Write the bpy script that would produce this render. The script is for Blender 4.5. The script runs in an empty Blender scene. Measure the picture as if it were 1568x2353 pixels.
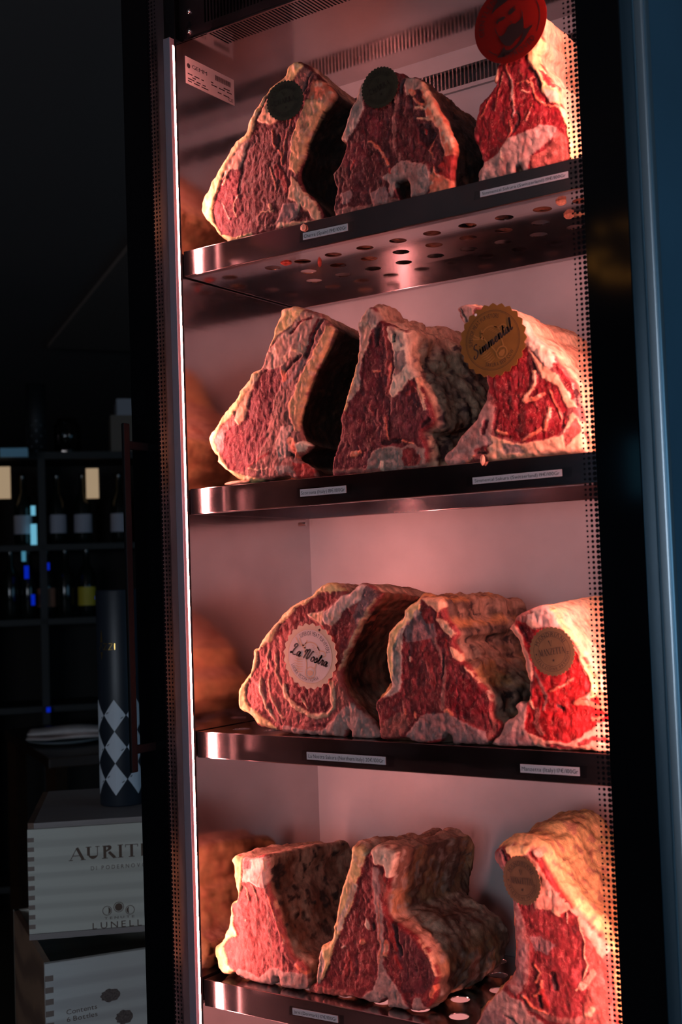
import bpy, bmesh, math, random
import numpy as np
from math import sin, cos, pi, radians, sqrt, atan2
from mathutils import Vector, Matrix
from mathutils.geometry import delaunay_2d_cdt, tessellate_polygon

S = bpy.context.scene
COL = S.collection

# ------------------------------------------------------------------ camera
CAM = np.array([1.140856, -1.299828, 1.35])
FPX = 2799.34
YAW, PIT, ROL = map(radians, (34.23727718, 3.128812, -2.00148375))


def basis():
    cy, sy, cp, sp = cos(YAW), sin(YAW), cos(PIT), sin(PIT)
    f = np.array([-sy * cp, cy * cp, sp])
    r = np.array([cy, sy, 0.0])
    u = np.cross(r, f)
    c, s = cos(ROL), sin(ROL)
    return c * r + s * u, -s * r + c * u, f


CR, CU, CF = basis()


def ray(px, py):
    return CF + CR * ((px - 784) / FPX) - CU * ((py - 1176.5) / FPX)


def aty(px, py, Y):
    d = ray(px, py)
    return CAM + d * ((Y - CAM[1]) / d[1])


def atz(px, py, Z):
    d = ray(px, py)
    return CAM + d * ((Z - CAM[2]) / d[2])


cd = bpy.data.cameras.new('camera')
cam = bpy.data.objects.new('camera', cd)
COL.objects.link(cam)
cam.matrix_world = Matrix(((CR[0], CU[0], -CF[0], CAM[0]), (CR[1], CU[1], -CF[1], CAM[1]),
                           (CR[2], CU[2], -CF[2], CAM[2]), (0, 0, 0, 1)))
cd.sensor_fit = 'VERTICAL'
cd.sensor_height = 36
cd.lens = 36 * FPX / 2353
cd.clip_start = 0.05
cd.dof.use_dof = True
cd.dof.focus_distance = 1.72
cd.dof.aperture_fstop = 6.3
S.camera = cam

# ------------------------------------------------------------------ world and exposure
W = bpy.data.worlds.new('dusk')
S.world = W
W.use_nodes = True
W.node_tree.nodes['Background'].inputs[0].default_value = (0.25, 0.4, 0.6, 1)
W.node_tree.nodes['Background'].inputs[1].default_value = 0.02
S.view_settings.view_transform = 'Standard'
S.view_settings.look = 'None'
S.view_settings.gamma = 1
S.view_settings.exposure = 0.0
S.view_settings.use_curve_mapping = False
S.cycles.max_bounces = 8
S.cycles.transparent_max_bounces = 12
S.cycles.sample_clamp_indirect = 4
S.cycles.caustics_reflective = False
LED_L, LED_R = 126.0, 115.0          # radiance of the two LED strips
LED_COL = (1.0, 0.315, 0.28)
WIN_SIDE, WIN_FRONT = 1.0, 5.5       # daylight panes of the shop windows

# ------------------------------------------------------------------ helpers


def tag(o, label=None, cat=None, group=None, kind=None):
    if label: o['label'] = label
    if cat: o['category'] = cat
    if group: o['group'] = group
    if kind: o['kind'] = kind
    return o


def thing(name, label, cat, loc=(0, 0, 0), rz=0.0, group=None):
    o = bpy.data.objects.new(name, None)
    o.empty_display_size = 0.02
    COL.objects.link(o)
    o.location = loc
    o.rotation_euler = (0, 0, rz)
    return tag(o, label, cat, group)


def link(name, me, mat=None, parent=None, mats=None):
    o = bpy.data.objects.new(name, me)
    COL.objects.link(o)
    if parent is not None: o.parent = parent
    for m in (mats or ([mat] if mat else [])):
        me.materials.append(m)
    return o


class MB:
    """collects shapes into one mesh"""

    def __init__(s):
        s.v, s.f = [], []

    def add(s, vs, fs):
        n = len(s.v)
        s.v += [tuple(v) for v in vs]
        s.f += [tuple(i + n for i in f) for f in fs]

    def box(s, x0, x1, y0, y1, z0, z1, M=None):
        vs = [Vector((x, y, z)) for z in (z0, z1) for y in (y0, y1) for x in (x0, x1)]
        if M is not None: vs = [M @ v for v in vs]
        s.add(vs, [(0, 2, 3, 1), (4, 5, 7, 6), (0, 1, 5, 4), (2, 6, 7, 3), (0, 4, 6, 2), (1, 3, 7, 5)])
        return s

    def quad(s, a, b, c, d):
        s.add([a, b, c, d], [(0, 1, 2, 3)])
        return s

    def lathe(s, prof, n=32, M=None, cap=True):
        vs, fs = [], []
        for r, z in prof:
            for i in range(n):
                a = 2 * pi * i / n
                v = Vector((r * cos(a), r * sin(a), z))
                vs.append(M @ v if M is not None else v)
        for k in range(len(prof) - 1):
            for i in range(n):
                j = (i + 1) % n
                fs.append((k * n + i, k * n + j, (k + 1) * n + j, (k + 1) * n + i))
        if cap:
            fs.append(tuple(range(n))[::-1])
            fs.append(tuple((len(prof) - 1) * n + i for i in range(n)))
        s.add(vs, fs)
        return s

    def tube(s, pts, r, n=8):
        pts = [Vector(p) for p in pts]
        vs, fs = [], []
        for k, p in enumerate(pts):
            t = (pts[min(k + 1, len(pts) - 1)] - pts[max(k - 1, 0)]).normalized()
            a = t.orthogonal().normalized() if k == 0 else (a - t * a.dot(t)).normalized()
            b = t.cross(a)
            rr = r[k] if isinstance(r, (list, tuple)) else r
            for i in range(n):
                w = 2 * pi * i / n
                vs.append(p + (a * cos(w) + b * sin(w)) * rr)
        for k in range(len(pts) - 1):
            for i in range(n):
                j = (i + 1) % n
                fs.append((k * n + i, k * n + j, (k + 1) * n + j, (k + 1) * n + i))
        fs.append(tuple(range(n))[::-1])
        fs.append(tuple((len(pts) - 1) * n + i for i in range(n)))
        s.add(vs, fs)
        return s

    def stroke(s, pts, w, M=None, o=0.0):
        """flat line of width w along 2D pts, lying in the plane z=o"""
        pts = [Vector((p[0], p[1])) for p in pts]
        n = len(pts)
        L = []
        for k, p in enumerate(pts):
            t = (pts[min(k + 1, n - 1)] - pts[max(k - 1, 0)])
            if t.length == 0: t = Vector((1, 0))
            t.normalize()
            ww = (w[k] if isinstance(w, (list, tuple)) else w) / 2
            nrm = Vector((-t.y, t.x)) * ww
            L.append((p + nrm, p - nrm))
        vs = []
        for a, b in L:
            for q in (a, b):
                v = Vector((q.x, q.y, o))
                vs.append(M @ v if M is not None else v)
        s.add(vs, [(2 * k, 2 * k + 1, 2 * k + 3, 2 * k + 2) for k in range(n - 1)])
        return s

    def poly(s, pts, M=None, o=0.0):
        vs = [Vector((p[0], p[1], o)) for p in pts]
        tris = tessellate_polygon([vs])
        if M is not None: vs = [M @ v for v in vs]
        out = []
        for t in tris:
            a, b, c = (vs[i] for i in t)
            out.append(t)
        s.add(vs, out)
        return s

    def slab(s, pts, th, M=None, o=0.0):
        """polygon pts with thickness th (towards -z from o)"""
        n = len(pts)
        A = [Vector((p[0], p[1], o)) for p in pts]
        B = [Vector((p[0], p[1], o - th)) for p in pts]
        tris = tessellate_polygon([A])
        vs = A + B
        if M is not None: vs = [M @ v for v in vs]
        fs = [tuple(t) for t in tris] + [tuple(i + n for i in t[::-1]) for t in tris]
        fs += [(i, i + n, (i + 1) % n + n, (i + 1) % n) for i in range(n)]
        s.add(vs, fs)
        return s

    def build(s, name, mat=None, parent=None, smooth=False, bevel=0.0, fix=True):
        me = bpy.data.meshes.new(name)
        me.from_pydata([tuple(v) for v in s.v], [], s.f)
        me.update()
        if fix:
            bm = bmesh.new()
            bm.from_mesh(me)
            bmesh.ops.recalc_face_normals(bm, faces=bm.faces)
            bm.to_mesh(me)
            bm.free()
        if smooth:
            me.shade_smooth()
        o = link(name, me, mat, parent)
        if bevel:
            md = o.modifiers.new('bevel', 'BEVEL')
            md.width = bevel
            md.segments = 2
            md.limit_method = 'ANGLE'
        return o


def catmull(pts, k=8, closed=False):
    P = [Vector(p) for p in pts]
    n = len(P)
    out = []
    R = range(n if closed else n - 1)
    for i in R:
        p0 = P[(i - 1) % n] if closed or i > 0 else P[0]
        p1, p2 = P[i], P[(i + 1) % n]
        p3 = P[(i + 2) % n] if closed or i + 2 < n else P[-1]
        for j in range(k):
            t = j / k
            out.append(0.5 * ((2 * p1) + (p2 - p0) * t + (2 * p0 - 5 * p1 + 4 * p2 - p3) * t * t
                              + (3 * p1 - p0 - 3 * p2 + p3) * t ** 3))
    if not closed: out.append(P[-1])
    return out


# ------------------------------------------------------------------ materials
def newmat(name):
    m = bpy.data.materials.new(name)
    m.use_nodes = True
    nt = m.node_tree
    return m, nt, nt.nodes, nt.links, nt.nodes['Principled BSDF']


def mat(name, c, rough=0.5, metal=0.0, spec=0.5, noise=0.0, nscale=(20, 20, 20), bump=0.0, emit=None, es=0, coat=0.0):
    m, nt, N, L, B = newmat(name)
    B.inputs['Base Color'].default_value = (*c, 1)
    B.inputs['Roughness'].default_value = rough
    B.inputs['Metallic'].default_value = metal
    B.inputs['Specular IOR Level'].default_value = spec
    B.inputs['Coat Weight'].default_value = coat
    if emit:
        B.inputs['Emission Color'].default_value = (*emit, 1)
        B.inputs['Emission Strength'].default_value = es
    if noise or bump:
        tc = N.new('ShaderNodeTexCoord')
        mp = N.new('ShaderNodeMapping')
        mp.inputs['Scale'].default_value = nscale
        L.new(tc.outputs['Object'], mp.inputs[0])
        nz = N.new('ShaderNodeTexNoise')
        nz.inputs['Scale'].default_value = 1
        nz.inputs['Detail'].default_value = 5
        L.new(mp.outputs[0], nz.inputs['Vector'])
        if noise:
            rp = N.new('ShaderNodeMapRange')
            rp.inputs['From Min'].default_value = 0.3
            rp.inputs['From Max'].default_value = 0.7
            rp.inputs['To Min'].default_value = 1 - noise
            rp.inputs['To Max'].default_value = 1 + noise
            L.new(nz.outputs[0], rp.inputs[0])
            mx = N.new('ShaderNodeVectorMath')
            mx.operation = 'SCALE'
            mx.inputs[0].default_value = c
            L.new(rp.outputs[0], mx.inputs['Scale'])
            L.new(mx.outputs[0], B.inputs['Base Color'])
        if bump:
            bp = N.new('ShaderNodeBump')
            bp.inputs['Strength'].default_value = bump
            bp.inputs['Distance'].default_value = 0.002
            L.new(nz.outputs[0], bp.inputs['Height'])
            L.new(bp.outputs[0], B.inputs['Normal'])
    return m


def steel(name, c=(0.62, 0.60, 0.60), rough=0.28, aniso=(4, 4, 260), stain=0.0, metal=1.0, rvar=0.10):
    """brushed stainless steel with worn, streaky gloss"""
    m, nt, N, L, B = newmat(name)
    B.inputs['Metallic'].default_value = metal
    tc = N.new('ShaderNodeTexCoord')
    mp = N.new('ShaderNodeMapping')
    mp.inputs['Scale'].default_value = aniso
    L.new(tc.outputs['Object'], mp.inputs[0])
    nz = N.new('ShaderNodeTexNoise')
    nz.inputs['Scale'].default_value = 1
    nz.inputs['Detail'].default_value = 3
    L.new(mp.outputs[0], nz.inputs['Vector'])
    n2 = N.new('ShaderNodeTexNoise')
    n2.inputs['Scale'].default_value = 9
    n2.inputs['Detail'].default_value = 6
    L.new(tc.outputs['Object'], n2.inputs['Vector'])
    rr = N.new('ShaderNodeMapRange')
    rr.inputs['From Min'].default_value = 0.3
    rr.inputs['From Max'].default_value = 0.7
    rr.inputs['To Min'].default_value = max(0.03, rough - rvar)
    rr.inputs['To Max'].default_value = rough + rvar
    L.new(n2.outputs[0], rr.inputs[0])
    L.new(rr.outputs[0], B.inputs['Roughness'])
    bp = N.new('ShaderNodeBump')
    bp.inputs['Strength'].default_value = 0.08
    bp.inputs['Distance'].default_value = 0.0005
    L.new(nz.outputs[0], bp.inputs['Height'])
    L.new(bp.outputs[0], B.inputs['Normal'])
    cr = N.new('ShaderNodeMapRange')
    cr.inputs['From Min'].default_value = 0.3
    cr.inputs['From Max'].default_value = 0.7
    cr.inputs['To Min'].default_value = 0.88 - stain
    cr.inputs['To Max'].default_value = 1.06
    L.new(n2.outputs[0], cr.inputs[0])
    mx = N.new('ShaderNodeVectorMath')
    mx.operation = 'SCALE'
    mx.inputs[0].default_value = c
    L.new(cr.outputs[0], mx.inputs['Scale'])
    L.new(mx.outputs[0], B.inputs['Base Color'])
    return m


def glassmat(name, refl=1.0, tint=(1, 1, 1)):
    """thin window glass: clear, with fresnel reflection"""
    m, nt, N, L, B = newmat(name)
    N.remove(B)
    out = N['Material Output']
    tr = N.new('ShaderNodeBsdfTransparent')
    tr.inputs[0].default_value = (*tint, 1)
    gl = N.new('ShaderNodeBsdfGlossy')
    gl.inputs['Roughness'].default_value = 0.01
    fr = N.new('ShaderNodeFresnel')
    fr.inputs[0].default_value = 1.45
    ml = N.new('ShaderNodeMath')
    ml.operation = 'MULTIPLY'
    ml.inputs[1].default_value = refl
    L.new(fr.outputs[0], ml.inputs[0])
    mx = N.new('ShaderNodeMixShader')
    L.new(ml.outputs[0], mx.inputs[0])
    L.new(tr.outputs[0], mx.inputs[1])
    L.new(gl.outputs[0], mx.inputs[2])
    L.new(mx.outputs[0], out.inputs[0])
    return m


def wood(name, c1, c2, scale=(1.5, 40, 40)):
    m, nt, N, L, B = newmat(name)
    tc = N.new('ShaderNodeTexCoord')
    mp = N.new('ShaderNodeMapping')
    mp.inputs['Scale'].default_value = scale
    L.new(tc.outputs['Object'], mp.inputs[0])
    nz = N.new('ShaderNodeTexNoise')
    nz.inputs['Scale'].default_value = 1.6
    nz.inputs['Detail'].default_value = 4
    nz.inputs['Distortion'].default_value = 0.6
    L.new(mp.outputs[0], nz.inputs['Vector'])
    wv = N.new('ShaderNodeTexWave')
    wv.bands_direction = 'Z'
    wv.inputs['Scale'].default_value = 0.16
    wv.inputs['Distortion'].default_value = 9
    wv.inputs['Detail'].default_value = 2
    wv.inputs['Detail Scale'].default_value = 0.6
    L.new(mp.outputs[0], wv.inputs['Vector'])
    mx0 = N.new('ShaderNodeMath')
    mx0.operation = 'MULTIPLY'
    L.new(nz.outputs[0], mx0.inputs[0])
    L.new(wv.outputs[0], mx0.inputs[1])
    rp = N.new('ShaderNodeValToRGB')
    rp.color_ramp.elements[0].position = 0.05
    rp.color_ramp.elements[0].color = (*c2, 1)
    rp.color_ramp.elements[1].position = 0.38
    rp.color_ramp.elements[1].color = (*c1, 1)
    L.new(mx0.outputs[0], rp.inputs[0])
    L.new(rp.outputs[0], B.inputs['Base Color'])
    B.inputs['Roughness'].default_value = 0.6
    return m


M_BACK = steel('back_wall_steel', (0.56, 0.51, 0.51), 0.50, (4, 4, 120), 0.05, 0.3, 0.03)
M_SIDE = steel('side_wall_steel', (0.56, 0.50, 0.50), 0.13, (4, 6, 90), 0.0, 1.0, 0.02)
M_TRAY = steel('tray_steel', (0.70, 0.66, 0.66), 0.13, (3, 120, 120), 0.0, 1.0, 0.02)
M_FLANGE = steel('flange_steel', (0.50, 0.46, 0.48), 0.14, (6, 60, 200), 0.03, 1.0, 0.03)
M_ALU = mat('led_profile_aluminium', (0.48, 0.42, 0.50), 0.45, 0.6)
M_LED = mat('led_diffuser', (1, 1, 1), 0.5, emit=LED_COL, es=LED_L)
M_LEDR = mat('led_diffuser_second', (1, 1, 1), 0.5, emit=LED_COL, es=LED_R)
M_BLACK = mat('black_glass_frit', (0.003, 0.003, 0.004), 0.08, spec=0.35)
M_BLACKM = mat('black_frame', (0.004, 0.004, 0.005), 0.6, spec=0.12)
M_GASKET = mat('black_rubber', (0.004, 0.004, 0.004), 0.8, spec=0.1)
M_DOT = mat('black_enamel_dots', (0.004, 0.003, 0.005), 0.5, spec=0.1)
M_GLASS = glassmat('door_glass', 0.9)
M_BLUE = mat('daylight_blue_steel', (0.10, 0.20, 0.28), 0.42, 0.3, noise=0.15, nscale=(3, 3, 3))  # steel panel, with the blue of reflected daylight put into its base colour
M_BLUEL = mat('satin_door_edge', (0.035, 0.065, 0.085), 0.4, 0.5)  # dark blue tint: daylight reflection put into the door edge colour
M_DARK = mat('dark_recess', (0.01, 0.008, 0.009), 0.7)
M_PAPER = mat('label_paper', (0.92, 0.88, 0.92), 0.6)
M_INK = mat('black_ink', (0.02, 0.015, 0.02), 0.6)
M_TAPE = glassmat('clear_tape', 0.9, (0.93, 0.93, 0.93))

# ------------------------------------------------------------------ parents whose children are modelled in world coordinates
WORLDP = {}


def worldthing(name, label, cat, loc, group=None, rz=0.0):
    o = thing(name, label, cat, loc, rz, group)
    WORLDP[o.name] = (Matrix.Translation(Vector(loc)) @ Matrix.Rotation(rz, 4, 'Z')).inverted()
    return o


_link = link


def link(name, me, mat=None, parent=None, mats=None):
    o = _link(name, me, mat, parent, mats)
    if parent is not None and parent.name in WORLDP:
        o.matrix_parent_inverse = WORLDP[parent.name]
    return o


# ------------------------------------------------------------------ lettering
_gl = {}


def glyph(ch):
    """(verts, faces, xmin, xmax) of a printed character, size 1"""
    if ch not in _gl:
        cu = bpy.data.curves.new('glyph', 'FONT')
        cu.body = ch
        cu.size = 1
        cu.resolution_u = 3
        o = bpy.data.objects.new('glyph', cu)
        me = bpy.data.meshes.new_from_object(o)
        vs = [v.co.copy() for v in me.vertices]
        fs = [tuple(p.vertices) for p in me.polygons]
        bpy.data.objects.remove(o)
        bpy.data.curves.remove(cu)
        bpy.data.meshes.remove(me)
        xs = [v.x for v in vs] or [0, 0.25]
        _gl[ch] = (vs, fs, min(xs), max(xs))
    return _gl[ch]


def text_line(mb, s, w, h, M, o=0.0003, bold=0.0, gap=0.09):
    """s fitted in a line of width w, cap height h, centred on the local origin"""
    x = 0
    pos = []
    for ch in s:
        if ch == ' ':
            x += 0.27
            continue
        vs, fs, a, b = glyph(ch)
        pos.append((ch, x - a))
        x += (b - a) + gap
    tot = x - gap
    sx, sy = w / tot, h / 0.72
    for ch, px in pos:
        vs, fs, a, b = glyph(ch)
        mb.add([M @ Vector(((v.x + px - tot / 2) * sx, (v.y - 0.36) * sy, o)) for v in vs], fs)


def text_arc(mb, s, R, h, a_mid, span, M, o=0.0003, inward=False, narrow=1.0):
    """s written round a circle of radius R, centred on angle a_mid (degrees)"""
    ws = []
    for ch in s:
        if ch == ' ':
            ws.append(0.35)
        else:
            _, _, a, b = glyph(ch)
            ws.append(b - a + 0.12)
    tot = sum(ws)
    k = radians(span) / tot
    sgn = 1 if inward else -1
    x = 0
    for ch, w in zip(s, ws):
        if ch != ' ':
            vs, fs, a, b = glyph(ch)
            ang = radians(a_mid) + sgn * (x + w / 2 - tot / 2) * k
            up = Vector((cos(ang), sin(ang))) * (-1 if inward else 1)
            rt = Vector((up.y, -up.x))
            c = Vector((cos(ang), sin(ang))) * R
            sc = h / 0.72
            sxx = min(sc, k * R) * narrow
            pts = []
            for v in vs:
                q = c + rt * ((v.x - (a + b) / 2) * sxx) + up * ((v.y - 0.36) * sc)
                pts.append(M @ Vector((q.x, q.y, o)))
            mb.add(pts, fs)
        x += w


# serif capitals: strokes in a unit box (x0,y0,x1,y1,weight) ; weight T thick, t thin
SER = {
    'A': (0.9, [('t', .05, 0, .45, 1), ('T', .45, 1, .82, 0), ('t', .2, .35, .68, .35), ('s', -.05, 0, .2, 0), ('s', .66, 0, .98, 0)]),
    'U': (0.9, [('T', .18, 1, .18, .3), ('t', .72, 1, .72, .3), ('c', .18, .3, .45, -.02, .72, .3), ('s', .02, 1, .36, 1), ('s', .6, 1, .86, 1)]),
    'R': (0.88, [('T', .2, 0, .2, 1), ('c', .2, .97, .85, .98, .2, .5), ('T', .45, .5, .8, 0), ('s', .02, 0, .38, 0), ('s', .05, 1, .3, 1), ('s', .72, 0, .92, 0)]),
    'I': (0.42, [('T', .2, 0, .2, 1), ('s', .03, 0, .37, 0), ('s', .03, 1, .37, 1)]),
    'T': (0.8, [('T', .4, 0, .4, 1), ('s', .22, 0, .58, 0), ('t', .02, .98, .78, .98), ('t', .03, 1, .03, .78), ('t', .77, 1, .77, .78)]),
    'E': (0.72, [('T', .2, 0, .2, 1), ('t', .1, .02, .68, .02), ('t', .1, .98, .66, .98), ('t', .2, .52, .5, .52), ('t', .68, .02, .68, .24), ('t', .66, .98, .66, .78), ('t', .5, .4, .5, .64)]),
    'M': (1.1, [('t', .14, 0, .14, 1), ('T', .16, 1, .5, .05), ('t', .5, .05, .86, 1), ('T', .88, 0, .88, 1), ('s', .0, 0, .28, 0), ('s', .7, 0, 1.05, 0), ('s', 0, 1, .2, 1), ('s', .85, 1, 1.05, 1)]),
    'N': (0.95, [('t', .14, 0, .14, 1), ('T', .14, 1, .76, 0), ('t', .76, 0, .76, 1), ('s', 0, 0, .28, 0), ('s', 0, 1, .2, 1), ('s', .62, 1, .9, 1)]),
    'Z': (0.78, [('t', .05, .98, .7, .98), ('T', .66, 1, .08, 0), ('t', .05, .02, .72, .02), ('t', .05, .98, .05, .78), ('t', .72, .02, .72, .22)]),
    'C': (0.82, [('c', .72, .8, -.1, 1.35, .08, .4), ('c', .08, .45, .05, -.25, .74, .18), ('t', .73, 1, .73, .72)]),
    'H': (0.95, [('T', .18, 0, .18, 1), ('T', .75, 0, .75, 1), ('t', .18, .5, .75, .5), ('s', .02, 0, .34, 0), ('s', .02, 1, .34, 1), ('s', .6, 0, .92, 0), ('s', .6, 1, .92, 1)]),
}


def serif_line(mb, s, w, h, M, o=0.0003, thick=0.16, thin=0.05, align='c'):
    tot = sum(SER[c][0] + 0.06 for c in s) - 0.06
    sx = w / tot
    x = -tot / 2 if align == 'c' else 0
    for c in s:
        aw, st = SER[c]
        for q in st:
            if q[0] == 'c':
                p0, p1, p2 = Vector(q[1:3]), Vector(q[3:5]), Vector(q[5:7])
                pts = [(1 - t) ** 2 * p0 + 2 * t * (1 - t) * p1 + t * t * p2 for t in [i / 9 for i in range(10)]]
                ww = [thin + (thick * 1.1 - thin) * sin(pi * i / 9) for i in range(10)]
            else:
                pts = [Vector(q[1:3]), Vector(q[3:5])]
                ww = thick if q[0] == 'T' else thin
            P = [((p.x + x) * sx, (p.y - .5) * h) for p in pts]
            k = (sx + h) / 2
            mb.stroke(P, [a * k for a in ww] if isinstance(ww, list) else ww * k, M, o)
        x += aw + 0.06


# handwriting: centre lines, x advancing, x-height 1
SCRIPT = {
    'S': (1.5, [[(1.35, 2.0), (1.1, 2.25), (.7, 2.15), (.55, 1.7), (.95, 1.25), (1.15, .75), (.8, .1), (.3, -.05), (.05, .3), (.3, .6)]]),
    'i': (.62, [[(0, .1), (.15, .5), (.25, 1), (.2, .3), (.35, .0), (.62, .35)], [(.3, 1.4), (.34, 1.48)]]),
    'm': (1.55, [[(0, .35), (.15, .9), (.22, 1), (.2, 0), (.35, .7), (.55, 1), (.7, .8), (.66, 0), (.8, .7), (1.0, 1), (1.15, .8), (1.12, .2), (1.25, 0), (1.55, .35)]]),
    'e': (.9, [[(0, .3), (.35, .45), (.6, .75), (.45, 1), (.2, .75), (.2, .25), (.45, 0), (.9, .35)]]),
    'n': (1.1, [[(0, .35), (.15, .9), (.22, 1), (.2, 0), (.35, .7), (.55, 1), (.7, .8), (.68, .2), (.8, 0), (1.1, .35)]]),
    't': (.7, [[(0, .35), (.3, 1.2), (.35, 1.9), (.25, .4), (.4, 0), (.7, .35)], [(.02, 1.3), (.65, 1.4)]]),
    'a': (1.05, [[(.7, .85), (.4, 1), (.12, .6), (.2, .05), (.5, .15), (.72, .95), (.68, .25), (.8, 0), (1.05, .35)]]),
    'l': (.65, [[(0, .35), (.35, 1.2), (.45, 2.1), (.28, 2.1), (.2, .5), (.35, 0), (.65, .35)]]),
    'L': (1.6, [[(.5, 1.5), (.4, 2.0), (.8, 2.3), (1.05, 2.0), (.7, 1.2), (.5, .4), (.15, .1), (.2, .4), (.6, .25), (1.0, 0), (1.5, .2)]]),
    'N': (1.9, [[(.05, 1.2), (.1, 1.7), (.35, 1.9), (.5, 1.6), (.35, .8), (.25, 0)], [(.4, 1.5), (.75, 2.1), (1.0, 1.9), (.9, .8), (1.0, .1), (1.35, .6), (1.55, 1.6), (1.75, 2.0), (1.9, 1.8)]]),
    'o': (.95, [[(.5, 1), (.15, .7), (.2, .1), (.55, 0), (.78, .5), (.6, .95), (.5, .85), (.95, .8)]]),
    's': (.75, [[(0, .3), (.35, 1), (.45, .8), (.55, .3), (.3, 0), (.1, .1), (.4, .05), (.75, .35)]]),
    'r': (.75, [[(0, .35), (.2, 1.05), (.3, .9), (.5, .95), (.42, .3), (.5, .0), (.75, .35)]]),
}


def script_line(mb, s, w, M, weight=0.24, slant=0.3, o=0.0004):
    adv = [SCRIPT[c][0] if c != ' ' else .6 for c in s]
    tot = sum(adv)
    k = w / tot
    x = -tot / 2
    for c, a in zip(s, adv):
        if c != ' ':
            for st in SCRIPT[c][1]:
                p = catmull([(q[0] + x, q[1], 0) for q in st], 5)
                pts = [((v.x + slant * (v.y - .8)) * k, (v.y - .8) * k) for v in p]
                n = len(pts)
                ww = []
                for i in range(n):
                    dy = abs(pts[min(i + 1, n - 1)][1] - pts[max(i - 1, 0)][1])
                    dx = abs(pts[min(i + 1, n - 1)][0] - pts[max(i - 1, 0)][0]) + 1e-9
                    ww.append(weight * k * (.6 + .6 * dy / (dx + dy)))
                mb.stroke(pts, ww, M, o)
        x += a


def plane_y(c, th=0.0, yaw=0.0):
    """matrix of a label facing the camera side (-y): local x right, y up; th tilts it, yaw turns it"""
    m = Matrix(((1, 0, 0), (0, 0, -1), (0, 1, 0))).to_4x4()
    return Matrix.Translation(Vector(c)) @ Matrix.Rotation(yaw, 4, 'Z') @ m @ Matrix.Rotation(th, 4, 'Z')


# ------------------------------------------------------------------ the cabinet
ZS = [1.8238 - 0.34 * i for i in range(4)]       # tops of the four shelves
XL, XR = -0.004, 0.632                          # inner side walls
YB = 0.291                                      # inner back wall
ZC = 2.134                                      # inner ceiling
cab = worldthing('meat_aging_cabinet', 'tall stainless dry-aging cabinet with black-framed glass door, lit pink inside', 'refrigerator', (0.31, 0.2, 0))
MB().box(XL - .014, XL, 0.001, YB, .30, ZC + .002).build('left_inner_wall', M_SIDE, cab)
MB().box(-.060, XL - .0008, .0002, .0009, .30, 2.42).build('added_jamb_cover', M_BLACKM, cab)  # black strip added to darken the brightly lit wall edge
MB().box(XR, XR + .014, 0.001, YB, .30, ZC + .002).build('right_inner_wall', M_SIDE, cab)
# back wall with a slotted outlet at its top
vz0, vz1 = 2.078, 2.108
b = MB().box(XL, XR, YB, YB + .004, .30, vz0 - .004)
b.box(XL, XR, YB - .004, YB + .004, vz1, ZC)
b.box(XL, XR, YB - .006, YB + .004, vz0 - .006, vz0)
b.build('back_inner_wall', M_BACK, cab)
b = MB()
x = XL + .01
while x < XR - .01:
    b.box(x, x + .0022, YB - .003, YB + .002, vz0, vz1)
    x += .0066
b.build('air_outlet_grille', steel('grille_bar_steel', (.75, .7, .7), .3), cab)
MB().box(XL, XR, YB + .02, YB + .024, vz0 - .01, vz1 + .01).build('outlet_recess', mat('outlet_recess_metal', (.12, .10, .10), .5, .5), cab)
MB().box(XL, XR, 0.001, YB, .29, .30).build('inner_floor', M_SIDE, cab)
# ceiling panel, its front part slotted, and the slotted front of the air unit above
b = MB().box(XL, XR, .056, YB, ZC, ZC + .0015)
b.box(XL, .045, .011, .056, ZC, ZC + .0015)
x = .045
while x < XR:
    b.box(x, x + .0028, .013, .056, ZC, ZC + .0015)
    x += .0056
b.box(XL, XR, .010, .0135, ZC, ZC + .0035)
b.build('ceiling_panel', M_SIDE, cab)
b = MB().box(XL, .040, .010, .0115, ZC + .003, 2.42)
b.box(.040, XR, .010, .0115, ZC + .003, ZC + .016)
b.box(.040, XR, .010, .0115, ZC + .055, 2.42)
x = .040
while x < XR:
    b.box(x, x + .0026, .010, .0115, ZC + .016, ZC + .055)
    x += .0060
b.build('air_unit_front', steel('dark_unit_steel', (.16, .13, .14), .3), cab)
MB().box(XL, XR, .09, .10, ZC + .003, 2.4).build('air_unit_recess', M_DARK, cab)
for zz in (2.146, 2.175, 2.205):
    b = MB().lathe([(.0045, 0), (.0040, .002), (.002, .0034)], 14, Matrix.Translation((.014, .0098, zz)) @ Matrix.Rotation(pi / 2, 4, 'X'))
    b.build('dome_screw', M_TRAY, cab, smooth=True)
# outer shell
b = MB().box(XR + .014, .6885, .003, .42, .06, 2.48)
sp = b.build('right_side_panel', M_BLUE, cab, bevel=.003)
b = MB()
prof = [(.6765, .0028), (.6835, .0022)] + [(.6835 + .0055 * sin(a), .0077 - .0055 * cos(a)) for a in [k_ * pi / 16 for k_ in range(1, 9)]] + [(.6892, .016)]
vs_ = [(x_, y_, z_) for x_, y_ in prof for z_ in (.06, 2.48)]
b.add(vs_, [(2 * k_, 2 * k_ + 2, 2 * k_ + 3, 2 * k_ + 1) for k_ in range(len(prof) - 1)])
b.build('corner_trim', mat('lit_corner_metal', (.38, .46, .52), .34, .85), cab, smooth=True, fix=False)  # lighter metal on the front lip: its window highlight put into the colour
MB().box(-.084, XL - .014, .003, .42, .06, 2.48).build('left_side_panel', M_BLACKM, cab, bevel=.003)
MB().box(-.084, .6885, .40, .425, .06, 2.48).build('rear_panel', M_BLACKM, cab)
MB().box(-.082, .6865, .003, .42, 2.46, 2.50).build('top_panel', M_BLACKM, cab)
MB().box(-.082, .6865, .004, .42, .06, .29).build('plinth', M_BLACKM, cab)
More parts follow.
